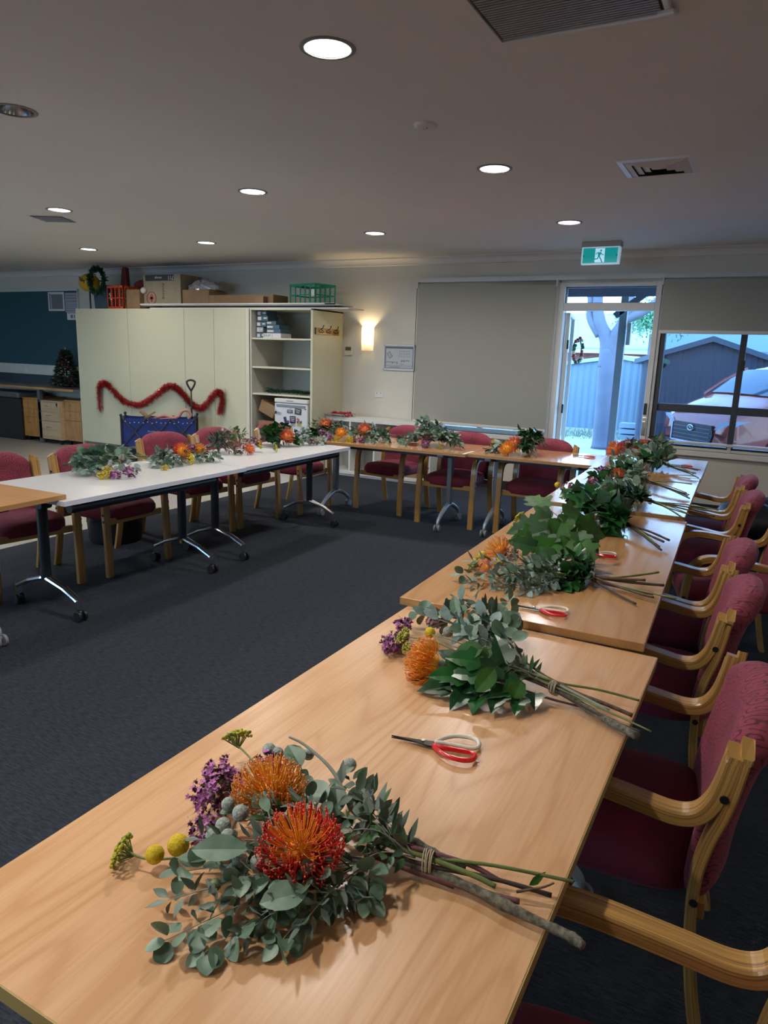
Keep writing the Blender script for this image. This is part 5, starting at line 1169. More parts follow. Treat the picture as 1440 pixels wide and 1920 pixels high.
for i, (pts, r, r1, kd, ro) in enumerate([([(-.47,.905,.757),(-.388,.914,.752),(-.28,.945,.757),(-.166,.979,.752)], .0032,.0028,'green',0), ([(-.47,.89,.75),(-.388,.905,.743),(-.28,.93,.745),(-.191,.950,.738)], .0040,.0036,'dark',.1),
        ([(-.48,.885,.745),(-.39,.905,.735),(-.30,.905,.735),(-.22,.895,.735),(-.15,.888,.736),(-.128,.878,.738)], .0085,.0075,'lichen',.22), ([(-.50,.925,.76),(-.42,.93,.757),(-.36,.925,.752),(-.325,.935,.745)], .0085,.0055,'lichen',.2),
        ([(-.48,.885,.742),(-.39,.897,.733),(-.30,.905,.734),(-.23,.915,.736)], .0055,.004,'purple',.05), ([(-.46,.91,.76),(-.385,.918,.758),(-.32,.935,.75),(-.27,.935,.742)], .0042,.004,'purple',.05),
        ([(-.47,.90,.757),(-.39,.91,.754),(-.31,.918,.748),(-.27,.92,.742)], .0040,.0042,'green',0), ([(-.44,.90,.735),(-.38,.90,.729),(-.33,.90,.728)], .0028,.002,'dark',0), ([(-.24,.93,.738),(-.205,.945,.75),(-.19,.955,.757)], .0022,.0014,'brown',0)]):
    stem(e, pts, r, kd, r1=r1, rough=ro, seed=i, floor=Z, n=9)
m = MB(); leaf(m, V((-.225,.945,.745)), V((.06,.07,.045)), V((.5,-.7,.5)), .034, .012, 'lance'); m.build('small_leaf', LM['maple'][0], e)
twine(e, (-.378,.913,.745), (1,.18,.0), .0185, .0013, n=5)
settle(e, (-.388,.914,Z))

# ---- B2: ivy and orange protea seen from the side
e = bouquet('second bouquet with a side-on orange protea and glossy ivy leaves on the nearest table')
protea(e, (-.672,1.570,.757), (-.85,-.30,.20), .068, 'orange', 7, 300, 1.35, floor=Z)
m = MB(); m.lathe([(.004,-.03),(.016,-.012),(.022,.0),(.014,.012)], (-.655,1.577,.753), 12, (-.85,-.3,.2)); m.build('protea_calyx', LM['olive'][1], e, smooth=True)
wax(e, (-.830,1.665,.748), .040, 8, 150, (1,1.5,.7), floor=Z); wax(e, (-.850,1.755,.765), .028, 9, 70, (1,1.2,.8)); wax(e, (-.765,1.80,.78), .026, 10, 60, (1.3,1,.8), WP)
yarrow(e, (-.800,1.640,.790), (-.6,-.5,.6), .026, 11); yarrow(e, (-.775,1.615,.765), (-.5,-.6,.4), .018, 111); balls(e, [(-.735,1.69,.79), (-.742,1.64,.752)], .0165, YM, 'billy_button')
balls(e, [(-.66,1.76,.79), (-.685,1.80,.785), (-.70,1.735,.785)], .0145, BZ, 'berzelia_ball')
stem(e, [(-.79,1.635,.785), (-.70,1.64,.79), (-.60,1.62,.78), (-.45,1.62,.755)], .0022, 'green'); stem(e, [(-.735,1.68,.79), (-.62,1.66,.79), (-.45,1.62,.757)], .0018, 'green')
def ivyleaf(p, d, n, L, W=None, kind='ivy', k=0, shape='ivy'):
    m = MB(); leaf(m, V(p), V(d), V(n), L, W or L*.95, shape, .22, .25); dd = V(d).normalized(); m.tube([V(p), V(p)-dd*.02-V((0,0,.004))], .0011, 4)
    m.v = [(a, b, max(c, FZ+.001)) for a, b, c in m.v]; return m.build('ivy_leaf', LM[kind][k], e)
FZ = Z
for i, (p, d, n, L) in enumerate([((-.60,1.53,.745),(-.9,-.8,-.1),(0,-.3,1),.085), ((-.60,1.50,.74),(-.9,-.5,-.05),(0,-.4,1),.075), ((-.575,1.52,.77),(-.6,-.5,.1),(.1,-.5,1),.085), ((-.55,1.50,.745),(-.15,-1,-.25),(.2,-.3,1),.075), ((-.515,1.51,.745),(.05,-1,-.2),(-.2,-.4,1),.075),
        ((-.47,1.515,.75),(.05,-1,-.15),(0,-.5,1),.07), ((-.425,1.53,.745),(.12,-1,-.15),(0,-.4,1),.06), ((-.40,1.57,.745),(.3,-1,-.15),(0,-.4,1),.055), ((-.55,1.56,.80),(-.9,-.35,.1),(.1,-.6,1),.08), ((-.50,1.55,.80),(-.2,-.9,-.2),(.3,-.7,.7),.08),
        ((-.53,1.53,.78),(-.9,-.3,.0),(0,-.5,1),.08), ((-.49,1.60,.80),(-.4,.3,.5),(.2,-.8,.5),.075), ((-.54,1.58,.79),(-.6,.6,.2),(.2,-.7,.8),.07), ((-.47,1.58,.78),(-.3,-.8,.1),(.3,-.6,.8),.075), ((-.44,1.56,.775),(-.3,-.8,-.1),(.3,-.6,.8),.06), ((-.62,1.60,.77),(-.7,.1,.2),(0,-.5,1),.06),
        ((-.58,1.55,.76),(-.6,-.9,.0),(0,-.5,1),.07), ((-.50,1.54,.76),(-.5,-.8,0),(0,-.5,1),.075), ((-.46,1.53,.757),(-.5,-.8,0),(0,-.5,1),.06), ((-.52,1.52,.755),(-.9,-.5,-.1),(0,-.5,1),.07)]):
    ivyleaf(p, d, n, L, k=i % 2)
ivyleaf((-.545,1.585,.825),(-.9,-.2,-.3),(.1,-.8,.8),.075,.05,'maple',0,'round'); ivyleaf((-.49,1.52,.81),(-.35,-.8,-.6),(.2,-.9,.4),.07,.045,'maple',0,'round'); ivyleaf((-.425,1.525,.79),(-.25,-.3,-.8),(.1,-1,.2),.042,.045,'maple',0,'round'); ivyleaf((-.54,1.61,.815),(.4,-.4,-.4),(.2,-.8,.8),.06,.045,'maple',0,'ivy')
scatter_sprigs(e, (-.43,1.63,.75), [(-.86,1.86,.775), (-.78,1.86,.79), (-.745,1.90,.825), (-.715,1.94,.82), (-.66,1.87,.815), (-.63,1.89,.81), (-.80,1.80,.79), (-.70,1.80,.80), (-.62,1.78,.80), (-.57,1.76,.80), (-.66,1.72,.795)], ['euc','euc','silver','olive'], 300, Z, .050, .030, 7, None, .03, .4)
sprig(e, [(-.50,1.70,.76), (-.56,1.85,.79), (-.60,1.96,.83)], 'euc', 'round', .042, .036, 6, 330, .35, floor=Z)
for i, (p, d, l, w) in enumerate([((-.70,1.80,.80),(-.35,.5,.5),.085,.034), ((-.62,1.74,.80),(-.3,.5,.3),.075,.04), ((-.56,1.74,.79),(-.1,.5,.35),.075,.022), ((-.60,1.70,.80),(-.6,.2,.2),.06,.045)]):
    m = MB(); leaf(m, V(p), V(d), V((.3,-.9,.5)), l, w, 'oval', .2, .2); m.build('broad_leaf', LM['euc'][i % 2], e)
scatter_sprigs(e, (-.41,1.63,.75), [(-.55,1.64,.80), (-.50,1.69,.79), (-.60,1.66,.80), (-.48,1.60,.79)], ['olive','green'], 350, Z, .04, .02, 7, None, .01, .1)
for i, (pts, r, r1, kd, ro) in enumerate([([(-.52,1.64,.765),(-.37,1.625,.748),(-.25,1.565,.737),(-.155,1.505,.742)], .0075,.0095,'lichen',.12), ([(-.52,1.66,.77),(-.37,1.63,.755),(-.25,1.61,.748),(-.18,1.60,.740)], .0045,.005,'brown',.05), ([(-.50,1.65,.77),(-.37,1.632,.762),(-.27,1.66,.755),(-.176,1.676,.745)], .0032,.003,'green',0),
        ([(-.52,1.64,.77),(-.37,1.615,.757),(-.25,1.575,.752),(-.13,1.535,.746)], .0026,.0020,'green',0), ([(-.50,1.62,.765),(-.37,1.61,.75),(-.24,1.555,.742),(-.15,1.53,.742)], .0028,.0025,'dark',.1), ([(-.60,1.70,.79),(-.48,1.66,.775),(-.37,1.63,.76),(-.23,1.585,.745)], .0035,.004,'pale',0),
        ([(-.55,1.60,.75),(-.45,1.59,.742),(-.36,1.59,.735),(-.28,1.60,.73)], .003,.0025,'dark',.1), ([(-.62,1.74,.79),(-.50,1.69,.785),(-.39,1.64,.765),(-.25,1.60,.75)], .003,.003,'brown',.1)]):
    stem(e, pts, r, kd, r1=r1, rough=ro, seed=20+i, floor=Z, n=9)
twine(e, (-.365,1.621,.750), (1,-.35,0), .0175, .0013, n=5)
settle(e, (-.37,1.62,Z))

# ---- B3: big bright ivy leaves
Z = .745; FZ = Z
e = bouquet('tall bouquet with very large bright green lobed leaves on the second right table')
protea(e, (-.845,2.585,.800), (-.6,-.3,.7), .055, 'orange', 12, 180, 1.7); wax(e, (-.800,2.575,.795), .035, 13, 60, mats=WP); balls(e, [(-.885,2.50,.795), (-.815,2.50,.780)], .018, YM, 'billy_button')
yarrow(e, (-.915,2.47,.772), (-.8,-.2,.5), .03, 14); protea(e, (-.835,2.42,.775), (-.6,-.6,.3), .032, 'red', 15, 90, 1.6, floor=Z)
yarrow(e, (-.905,2.978,.860), (-.8,.1,.5), .032, 16); yarrow(e, (-.915,2.93,.815), (-.8,-.1,.4), .030, 17); stem(e, [(-.895,2.97,.85), (-.82,2.88,.85), (-.70,2.72,.80), (-.50,2.55,.77)], .002, 'brown'); stem(e, [(-.90,2.93,.81), (-.82,2.87,.845)], .0016, 'brown')
yarrow(e, (-.875,2.20,.752), (-.6,-.4,.3), .001, 18) if False else None
scatter_sprigs(e, (-.50,2.54,.77), [(-.89,2.30,.77), (-.83,2.25,.76), (-.735,2.27,.757), (-.65,2.28,.752), (-.73,2.35,.785), (-.78,2.30,.775), (-.67,2.35,.785), (-.80,2.42,.80), (-.70,2.45,.80), (-.62,2.33,.76), (-.90,2.42,.79)], ['euc','olive','olive','silver'], 400, Z, .050, .022, 10, None, .015, .3)
for i, (p, d, n, L) in enumerate([((-.80,3.02,.905),(-.75,.55,.25),(.1,-.4,1),.15), ((-.76,2.95,.90),(-.5,-.2,-.4),(.1,-.7,.8),.12), ((-.70,2.98,.905),(.4,.5,-.15),(.1,-.8,.7),.13), ((-.60,2.80,.88),(.7,.0,-.65),(.3,-.9,.4),.13), ((-.66,2.76,.90),(-.1,-.5,-.6),(.2,-1,.3),.14), ((-.70,2.70,.88),(-.8,-.2,-.3),(0,-.9,.6),.13),
        ((-.64,2.62,.85),(-.4,-.8,-.3),(.1,-.8,.7),.12), ((-.62,2.55,.83),(-.7,-.6,-.3),(.0,-.6,1),.11), ((-.58,2.78,.885),(.5,.5,-.2),(.2,-.9,.5),.13), ((-.78,2.80,.87),(-.8,-.2,-.3),(0,-.8,.6),.12), ((-.66,2.86,.90),(-.2,-.3,-.6),(.1,-1,.3),.13), ((-.54,2.55,.79),(-.2,-.8,-.5),(.2,-.8,.5),.09),
        ((-.55,2.66,.86),(.5,-.5,-.6),(.3,-.9,.4),.12), ((-.74,2.88,.89),(-.9,-.3,-.2),(0,-.8,.6),.11), ((-.62,2.90,.89),(.6,.3,-.3),(.2,-.9,.5),.11), ((-.68,2.66,.87),(.1,-.8,-.4),(.1,-.9,.5),.11), ((-.74,2.70,.86),(-.7,-.5,-.1),(0,-.8,.6),.10), ((-.58,2.72,.88),(.3,-.6,-.4),(.2,-.9,.5),.11), ((-.60,2.66,.86),(-.2,-.8,-.5),(.1,-.9,.5),.12), ((-.72,2.62,.83),(-.6,-.2,.1),(.1,-.8,.6),.11), ((-.53,2.60,.80),(.3,-.5,-.2),(.2,-.8,.6),.08)]):
    ivyleaf(p, d, n, L, None, 'maple', i % 2, 'maple')
for i, pts in enumerate([[(-.48,2.54,.77),(-.58,2.66,.85),(-.66,2.80,.90),(-.76,2.96,.91)], [(-.5,2.56,.77),(-.58,2.72,.87),(-.60,2.80,.885)], [(-.5,2.55,.77),(-.60,2.62,.83),(-.72,2.72,.88)]]): stem(e, pts, .0028, 'brown', r1=.0016)
scatter_sprigs(e, (-.48,2.54,.77), [(-.56,2.47,.80), (-.64,2.50,.81), (-.56,2.58,.83), (-.62,2.42,.78), (-.55,2.42,.76)], ['ivy','green'], 450, Z, .045, .03, 7, None, .01, .15)
for i, en in enumerate([(-.274,2.731,.775), (-.237,2.596,.768), (-.252,2.444,.765), (-.297,2.372,.755), (-.181,2.444,.775), (-.30,2.583,.78), (-.26,2.50,.76)]):
    en = V(en); t = V((-.481,2.532,.772)) + rv(random.Random(i), .006); hd = t + (t-en)*.5; hd.z = .80
    stem(e, [hd, t, t.lerp(en, .55)+V((0,0,-.004)), en], [.004,.005,.0045,.004,.0028,.0055,.005][i], ['green','dark','brown','dark','green','brown','brown'][i], floor=Z, rough=.06, seed=i)
twine(e, (-.470,2.532,.772), (1,-.1,0), .018, .0013); settle(e, (-.48,2.53,Z))

def far_bouquet(label, z, tie, ends, flowers, tips, kinds, seed, L=.05, W=.028, nl=10, arch=.03, start=.25, shape=None, stems='brown', srad=.0042):
    global e, FZ
    e = bouquet(label); FZ = z; tie = V(tie)
    for i, f in enumerate(flowers):
        k, p, r = f[0], f[1], f[2]; kd = f[3] if len(f) > 3 else 'coral'
        if k == 'p': protea(e, p, f[4] if len(f) > 4 else (V(p)-tie+V((0,0,.08))), r, kd, seed+i, 170, 1.8, True, floor=z)
        elif k == 'w': wax(e, p, r, seed+i, 60, mats=WM if kd == 'purple' else WP, floor=z, ps=.007)
        elif k == 'y': yarrow(e, p, (V(p)-tie+V((0,0,.05))), r, seed+i, True)
        elif k == 'g': yarrow(e, p, (V(p)-tie+V((0,0,.05))), r, seed+i)
        elif k == 'b': balls(e, [p], r, YM, 'billy_button')
        elif k == 's': balls(e, [V(p)+rv(random.Random(q+seed), .018) for q in range(4)], r, BZ, 'berzelia_ball')
        stem(e, [tie, tie.lerp(V(p), .6)+V((0,0,.01)), V(p)], .0018, 'green', floor=z)
    scatter_sprigs(e, tie, tips, kinds, seed*3+50, z, L, W, nl, shape, arch, start)
    for i, en in enumerate(ends):
        en = V(en); rg = random.Random(seed*7+i); t = tie + rv(rg, .006); hd = t + (t-en)*.6; hd.z = max(z+.03, t.z+.02)
        stem(e, [hd, t, t.lerp(en, .55)+V((0,0,rg.uniform(-.006,.012))), en], srad*rg.uniform(.7,1.2), rg.choice([stems, stems, 'dark', 'green']), floor=z, rough=.08, seed=i)
    tw = V((ends[0][0]-tie.x, ends[0][1]-tie.y, 0)); twine(e, tie, tw, .017, .0013); settle(e, (tie.x, tie.y, z))
    return e
Zr = .745
far_bouquet('dark glossy ivy bouquet behind the big-leaved one, stems ending in mid table', Zr, (-.52,3.47,.780), [(-.317,3.157,.757), (-.302,3.283,.775), (-.348,3.218,.765), (-.33,3.20,.76), (-.32,3.24,.775), (-.36,3.24,.76)],
    [('w',(-.953,4.06,.825),.045,'rose'), ('w',(-.80,3.93,.825),.045,'rose'), ('b',(-.985,3.96,.848),.018)],
    [(-.72,3.52,.84), (-.76,3.70,.85), (-.72,3.90,.84), (-.84,3.80,.84), (-.60,3.40,.80), (-.66,3.33,.76), (-.58,3.33,.77), (-.68,3.60,.86), (-.90,3.85,.82), (-.62,3.60,.84), (-.80,3.55,.80), (-.56,3.42,.80), (-.85,3.70,.83), (-.75,3.42,.78)], ['ivy','green','ivy','ivy'], 21, .062, .03, 8, .05, .12)
far_bouquet('bouquet with a long bundle of thin stems tied with a pale band, right row', Zr, (-.503,4.139,.785), [(-.18,4.009,.795), (-.308,3.914,.757), (-.263,3.971,.765), (-.163,3.975,.775), (-.20,4.03,.79), (-.28,3.95,.775), (-.30,3.90,.757), (-.15,4.03,.80)],
    [('w',(-.86,4.30,.83),.04,'rose')], [(-.716,4.035,.82), (-.805,4.033,.82), (-.68,4.12,.84), (-.78,4.20,.84), (-.85,4.12,.81), (-.62,4.05,.80), (-.66,4.25,.84), (-.74,3.96,.77), (-.60,3.98,.77), (-.9,4.2,.80), (-.58,4.10,.82)], ['olive','ivy','euc','green'], 22, .055, .03, 8, .04, .15)
far_bouquet('bouquet with a broad dark leaf and orange protea, sixth along the right row', Zr, (-.624,4.857,.785), [(-.352,4.834,.800), (-.334,4.543,.757), (-.347,4.573,.765), (-.36,4.62,.775), (-.34,4.56,.775)],
    [('w',(-.888,4.74,.84),.045,'purple'), ('w',(-.82,4.65,.82),.04,'rose'), ('p',(-.775,4.66,.83),.05,'coral',(-.2,-.8,.5)), ('w',(-.70,4.42,.80),.035,'rose')],
    [(-.70,4.70,.86), (-.80,4.85,.86), (-.90,4.85,.83), (-.66,4.62,.83), (-.80,4.52,.80), (-.90,4.55,.79), (-.70,4.50,.80), (-.85,4.95,.84), (-.75,5.0,.84), (-.95,4.70,.80)], ['euc','ivy','euc','olive'], 23, .058, .036, 8, .05, .15)
ivyleaf((-.62,4.62,.85), (-.25,-.75,-.35), (.1,-.9,.5), .15, .13, 'ivy', 0, 'round'); ivyleaf((-.58,4.60,.80), (.3,-.7,-.3), (.2,-.8,.5), .11, .09, 'maple', 0, 'round')
for o in (e.children[-2], e.children[-1]): o.location = -V(e.location)
far_bouquet('farthest right-row bouquet with two orange-red proteas near the window', Zr, (-.60,5.755,.785), [(-.395,5.666,.757), (-.357,5.431,.757), (-.42,5.55,.765), (-.38,5.60,.79), (-.40,5.50,.775), (-.36,5.55,.80)],
    [('p',(-1.05,6.06,.83),.075,'coral',(-.5,-.7,.5)), ('p',(-.83,6.10,.84),.085,'coral',(-.1,-.8,.5)), ('w',(-.97,6.25,.86),.07,'rose')],
    [(-.85,5.95,.86), (-.95,6.15,.88), (-.75,6.1,.88), (-.70,5.90,.87), (-1.05,5.9,.80), (-.85,5.60,.80), (-.70,5.60,.79), (-.95,5.75,.81), (-.68,6.2,.90), (-.78,6.3,.92), (-1.0,6.3,.88), (-.65,5.95,.87), (-.8,5.8,.85)], ['euc','ivy','olive','euc'], 24, .066, .04, 8, .05, .15)
ivyleaf((-.80,5.80,.87), (-.25,-.7,-.5), (.1,-.9,.5), .16, .15, 'ivy', 0, 'round')
e.children[-1].location = -V(e.location)
# left row (heads towards the middle of the room)
ZL = .730
far_bouquet('eucalyptus bouquet with two yellow flowers at the near end of the white tables', ZL, (-3.97,3.17,.755), [(-4.09,3.20,.75), (-4.10,3.15,.752), (-4.07,3.12,.75)],
    [('y',(-3.52,2.99,.755),.042), ('y',(-3.58,3.08,.78),.030), ('w',(-3.50,3.05,.755),.040,'purple'), ('w',(-3.44,3.12,.77),.048,'purple'), ('s',(-3.56,3.10,.80),.014), ('s',(-3.60,3.24,.82),.014)],
    [(-3.74,2.98,.78), (-3.78,3.08,.83), (-3.68,3.0,.77), (-3.74,3.14,.84), (-3.66,3.20,.85), (-3.60,3.27,.84), (-3.53,3.24,.77), (-3.80,3.03,.78), (-3.66,3.06,.80), (-3.70,3.32,.85), (-3.6,3.04,.77), (-3.64,3.16,.81)], ['euc','euc','silver','euc'], 31, .062, .042, 7, .05, .25, 'round')
far_bouquet('bouquet with red protea and one yellow bloom in front of the wagon chair', ZL, (-3.86,3.70,.755), [(-4.02,3.66,.76), (-4.05,3.60,.75), (-3.98,3.62,.77), (-4.04,3.72,.76), (-4.0,3.58,.75)],
    [('p',(-3.66,3.80,.80),.070,'red',(.7,-.3,.6)), ('p',(-3.62,3.93,.80),.055,'orange',(.7,.2,.6)), ('w',(-3.62,3.86,.84),.025,'purple'), ('y',(-3.53,3.76,.775),.042), ('s',(-3.60,3.62,.77),.015), ('s',(-3.62,3.68,.80),.015), ('y',(-3.485,3.46,.742),.028)],
    [(-3.60,3.50,.75), (-3.55,3.56,.75), (-3.54,3.62,.76), (-3.55,3.68,.76), (-3.52,3.84,.77), (-3.50,3.94,.77), (-3.55,4.02,.79), (-3.48,3.98,.76), (-3.68,3.66,.80), (-3.70,3.90,.82), (-3.58,3.95,.80)], ['silver','euc','green','silver'], 32, .052, .028, 12, .03, .3, 'oval')
far_bouquet('bouquet of pink waxflower and yellow daisies left of the joint between white tables', ZL, (-3.93,4.36,.765), [(-4.10,4.42,.77), (-4.06,4.34,.76), (-4.03,4.30,.75), (-4.09,4.38,.765)],
    [('w',(-3.66,4.50,.80),.070,'rose'), ('w',(-3.62,4.38,.775),.05,'rose'), ('w',(-3.60,4.58,.82),.05,'rose'), ('p',(-3.55,4.42,.775),.045,'coral',(.8,-.3,.3)), ('y',(-3.57,4.60,.80),.048), ('y',(-3.47,4.68,.76),.032)],
    [(-3.74,4.30,.80), (-3.76,4.42,.86), (-3.70,4.52,.88), (-3.65,4.30,.77), (-3.80,4.55,.90), (-3.78,4.36,.84), (-3.68,4.38,.83), (-3.74,4.60,.87), (-3.60,4.34,.76)], ['olive','olive','green','plum'], 33, .055, .034, 12, .04, .2, 'oval')
ivyleaf((-3.66,4.56,.84), (.3,.5,.5), (.8,-.5,.5), .12, .10, 'ivy', 0); e.children[-1].location = -V(e.location)
far_bouquet('bright green leafy bouquet round one orange protea, far end of the white tables', ZL, (-3.92,5.02,.762), [(-4.06,5.02,.76), (-4.08,4.95,.77), (-4.02,4.93,.75), (-4.07,4.98,.765), (-4.05,5.07,.775)],
    [('p',(-3.62,5.02,.815),.065,'coral',(.8,-.4,.4)), ('s',(-3.56,5.24,.83),.016), ('s',(-3.54,5.16,.78),.016), ('w',(-3.52,5.24,.765),.030,'rose'), ('s',(-3.44,5.32,.76),.014)],
    [(-3.70,4.90,.80), (-3.68,4.98,.88), (-3.66,5.08,.90), (-3.58,4.98,.77), (-3.62,4.90,.77), (-3.55,5.08,.78), (-3.74,5.06,.86), (-3.62,5.14,.86)], ['ivy','maple','ivy','green'], 34, .042, .03, 8, .04, .25, 'lance')
scatter_sprigs(e, (-3.72,5.08,.79), [(-3.58,5.22,.86), (-3.56,5.26,.83), (-3.52,5.20,.79), (-3.50,5.27,.76), (-3.43,5.34,.76), (-3.46,5.36,.75)], ['silver'], 777, ZL, .048, .03, 6, 'oval', .01, .4)
for o in [c for c in e.children if c.location.length < 1e-6]: o.location = -V(e.location)
# far row (heads towards the camera)
far_bouquet('bouquet with orange protea, purple waxflower and yellow buds at the left of the far row', ZL, (-3.62,6.02,.765), [(-3.70,6.17,.76), (-3.66,6.19,.75), (-3.60,6.20,.765)],
    [('p',(-3.76,5.86,.84),.075,'coral',(.2,-.8,.5)), ('w',(-3.71,5.72,.795),.045,'purple'), ('w',(-3.60,5.66,.76),.045,'purple'), ('p',(-3.50,5.72,.80),.055,'orange',(.3,-.7,.6)), ('y',(-3.50,5.66,.75),.030), ('y',(-3.56,5.70,.75),.028)],
    [(-3.88,5.75,.84), (-3.90,5.85,.80), (-3.84,5.68,.78), (-3.62,5.80,.86), (-3.58,5.76,.82), (-3.66,5.74,.80), (-3.80,5.72,.77), (-3.56,5.84,.84), (-3.86,5.80,.87)], ['green','olive','ivy','olive'], 41, .058, .036, 12, .05, .15)
far_bouquet('grey-green bouquet with one pink-red protea and yellow flowers in front of the cube shelf', ZL, (-3.26,6.10,.765), [(-3.24,6.24,.76), (-3.30,6.25,.75), (-3.20,6.26,.765)],
    [('p',(-3.345,5.90,.825),.070,'coral',(.1,-.9,.35)), ('y',(-3.42,5.70,.752),.035), ('y',(-3.37,5.68,.752),.030), ('w',(-3.36,5.72,.75),.03,'rose'), ('w',(-3.28,5.72,.75),.04,'purple'), ('s',(-3.40,5.92,.85),.014)],
    [(-3.45,5.88,.83), (-3.42,5.80,.79), (-3.46,5.82,.80), (-3.38,5.76,.78), (-3.20,5.80,.77), (-3.14,5.84,.77), (-3.10,5.90,.76), (-3.18,5.76,.755), (-3.25,5.74,.76), (-3.42,5.95,.85), (-3.08,5.86,.755)], ['euc','olive','euc','green'], 42, .054, .030, 12, .05, .2, None)
far_bouquet('tall eucalyptus bouquet with dark plum sprays in the middle of the far row', ZL, (-2.70,6.18,.77), [(-2.66,6.30,.76), (-2.72,6.33,.76), (-2.62,6.32,.765)],
    [('w',(-2.66,5.80,.760),.045,'purple'), ('w',(-2.72,5.88,.80),.05,'rose'), ('g',(-2.52,5.80,.75),.02)],
    [(-2.80,5.92,.94), (-2.78,5.98,.98), (-2.62,5.98,.93), (-2.70,6.02,.90), (-2.90,5.80,.77), (-2.95,5.84,.78), (-2.52,5.88,.86), (-2.46,5.88,.82), (-2.40,5.90,.84), (-2.36,5.88,.80), (-2.34,5.86,.76), (-2.84,5.86,.82), (-2.60,5.88,.84), (-2.76,5.88,.86), (-2.42,5.84,.78), (-2.50,5.92,.88)], ['euc','euc','green','silver'], 43, .056, .038, 12, .04, .15, 'round')
scatter_sprigs(e, (-2.68,6.05,.78), [(-2.68,5.84,.83), (-2.60,5.84,.84), (-2.74,5.86,.82), (-2.64,5.80,.80)], ['plum'], 811, ZL, .04, .03, 9, 'lance', .01, .2)
for o in [c for c in e.children if c.location.length < 1e-6]: o.location = -V(e.location)
far_bouquet('bouquet with two deep orange proteas and dark foliage in front of the door-side chair', ZL, (-1.84,6.20,.77), [(-1.88,6.33,.76), (-1.80,6.35,.765), (-1.84,6.36,.76)],
    [('p',(-1.875,5.92,.815),.075,'coral',(-.2,-.8,.5)), ('p',(-1.895,5.80,.785),.065,'orange',(-.1,-.8,.4)), ('s',(-2.03,5.95,.77),.014)],
    [(-1.88,6.05,.93), (-1.82,6.02,.91), (-1.74,5.98,.88), (-1.66,6.0,.87), (-1.70,5.90,.82), (-1.76,5.84,.79), (-1.68,5.86,.77), (-1.62,5.96,.84), (-1.78,5.92,.86), (-1.70,6.04,.90), (-1.80,5.88,.82)], ['green','ivy','olive','green'], 44, .060, .034, 12, .05, .12, None)
scatter_sprigs(e, (-1.88,6.06,.78), [(-2.06,5.95,.80), (-2.08,5.88,.76), (-2.02,5.90,.78)], ['euc'], 821, ZL, .06, .05, 5, 'round', .01, .4)
for o in [c for c in e.children if c.location.length < 1e-6]: o.location = -V(e.location)

# ================================================================== outside
GZ = -.15
m = MB(); m.box(-30, D+.16, GZ-.3, 30, 60, GZ); m.box(-30, -40, GZ-.3, 30, YB-.1, GZ); struct(m.build('ground', mat('concrete', (.30,.31,.31), .9, noise=.12, nscale=1.5)))
m = MB(); m.box(-3.2, D+.16, -.3, 2.3, D+.16+1.2, -.03); struct(m.build('step', mat('step_concrete', (.42,.41,.39), .9, noise=.08, nscale=5)))
rg = random.Random(77); m = MB()
for i in range(3400):
    x = rg.uniform(-9, -2.6); y = rg.uniform(16.3, 18.3)+rg.gauss(0,.2); h = rg.uniform(.03,.10); a = rg.uniform(0, PI); s = .012
    m.add([(x-s*math.cos(a), y-s*math.sin(a), GZ), (x+s*math.cos(a), y+s*math.sin(a), GZ), (x+rg.uniform(-.03,.03), y, GZ+h)], [(0,1,2)])
tag(m.build('grass', mat('dry_grass', (.20,.24,.15), .9, noise=.5, nscale=3)), 'dry grass strip at the foot of the pale fence', 'grass', kind='stuff')
wallm = mat('pale_steel_sheet', (.14,.20,.25), .7, noise=.04, nscale=2)
def ribbed(m, x0, x1, y, z0, z1, pitch, dep):
    n = int((x1-x0)/pitch); vs = []
    for i in range(n*4+1):
        x = x0+(x1-x0)*i/(n*4); yy = y - (dep if i % 4 in (1,2) else 0); z = z1(x) if callable(z1) else z1; vs += [(x, yy, z0), (x, yy, z)]
    m.add(vs, [(2*i, 2*i+2, 2*i+3, 2*i+1) for i in range(n*4)])
# shed with a low gable, straight beyond the door
e = empty('garden_shed', (-3.45, 18.9, GZ), 'pale blue steel shed with a low gable seen through the open door', 'shed')
gz = lambda x: 1.74 - abs(x)*.155
m = MB(); ribbed(m, -1.75, 1.75, 0, 0, lambda x: gz(x)-GZ-.06+.02, .16, .012); m.add([(-1.75,0,0),(-1.75,3,0),(-1.75,3,1.55),(-1.75,0,1.55),(1.75,0,0),(1.75,3,0),(1.75,3,1.55),(1.75,0,1.55)], [(0,1,2,3),(4,5,6,7)]); m.build('wall', wallm, e)
m = MB()
for s in (-1, 1): m.prism([(0, gz(0)-GZ), (s*1.85, gz(1.85)-GZ), (s*1.85, gz(1.85)-GZ-.09), (0, gz(0)-GZ-.09)], lambda q: V((q[0], -.08, q[1])), lambda q: V((q[0], 3.1, q[1])))
m.build('roof', mat('shed_roof_white', (.36,.42,.46), .5), e)
e = empty('steel_fence', (-9, 19.2, GZ), 'long pale blue steel fence left and right of the shed', 'fence')
m = MB(); ribbed(m, 0, 3.75, 0, 0, 1.66, .2, .02); ribbed(m, 7.3, 13, 0, 0, 1.66, .2, .02); m.build('sheeting', wallm, e)
m = MB(); m.box(0, -.03, 1.66, 3.75, .03, 1.71); m.box(7.3, -.03, 1.66, 13, .03, 1.71); m.build('top_rail', mat('rail_grey', (.35,.42,.5), .5), e)
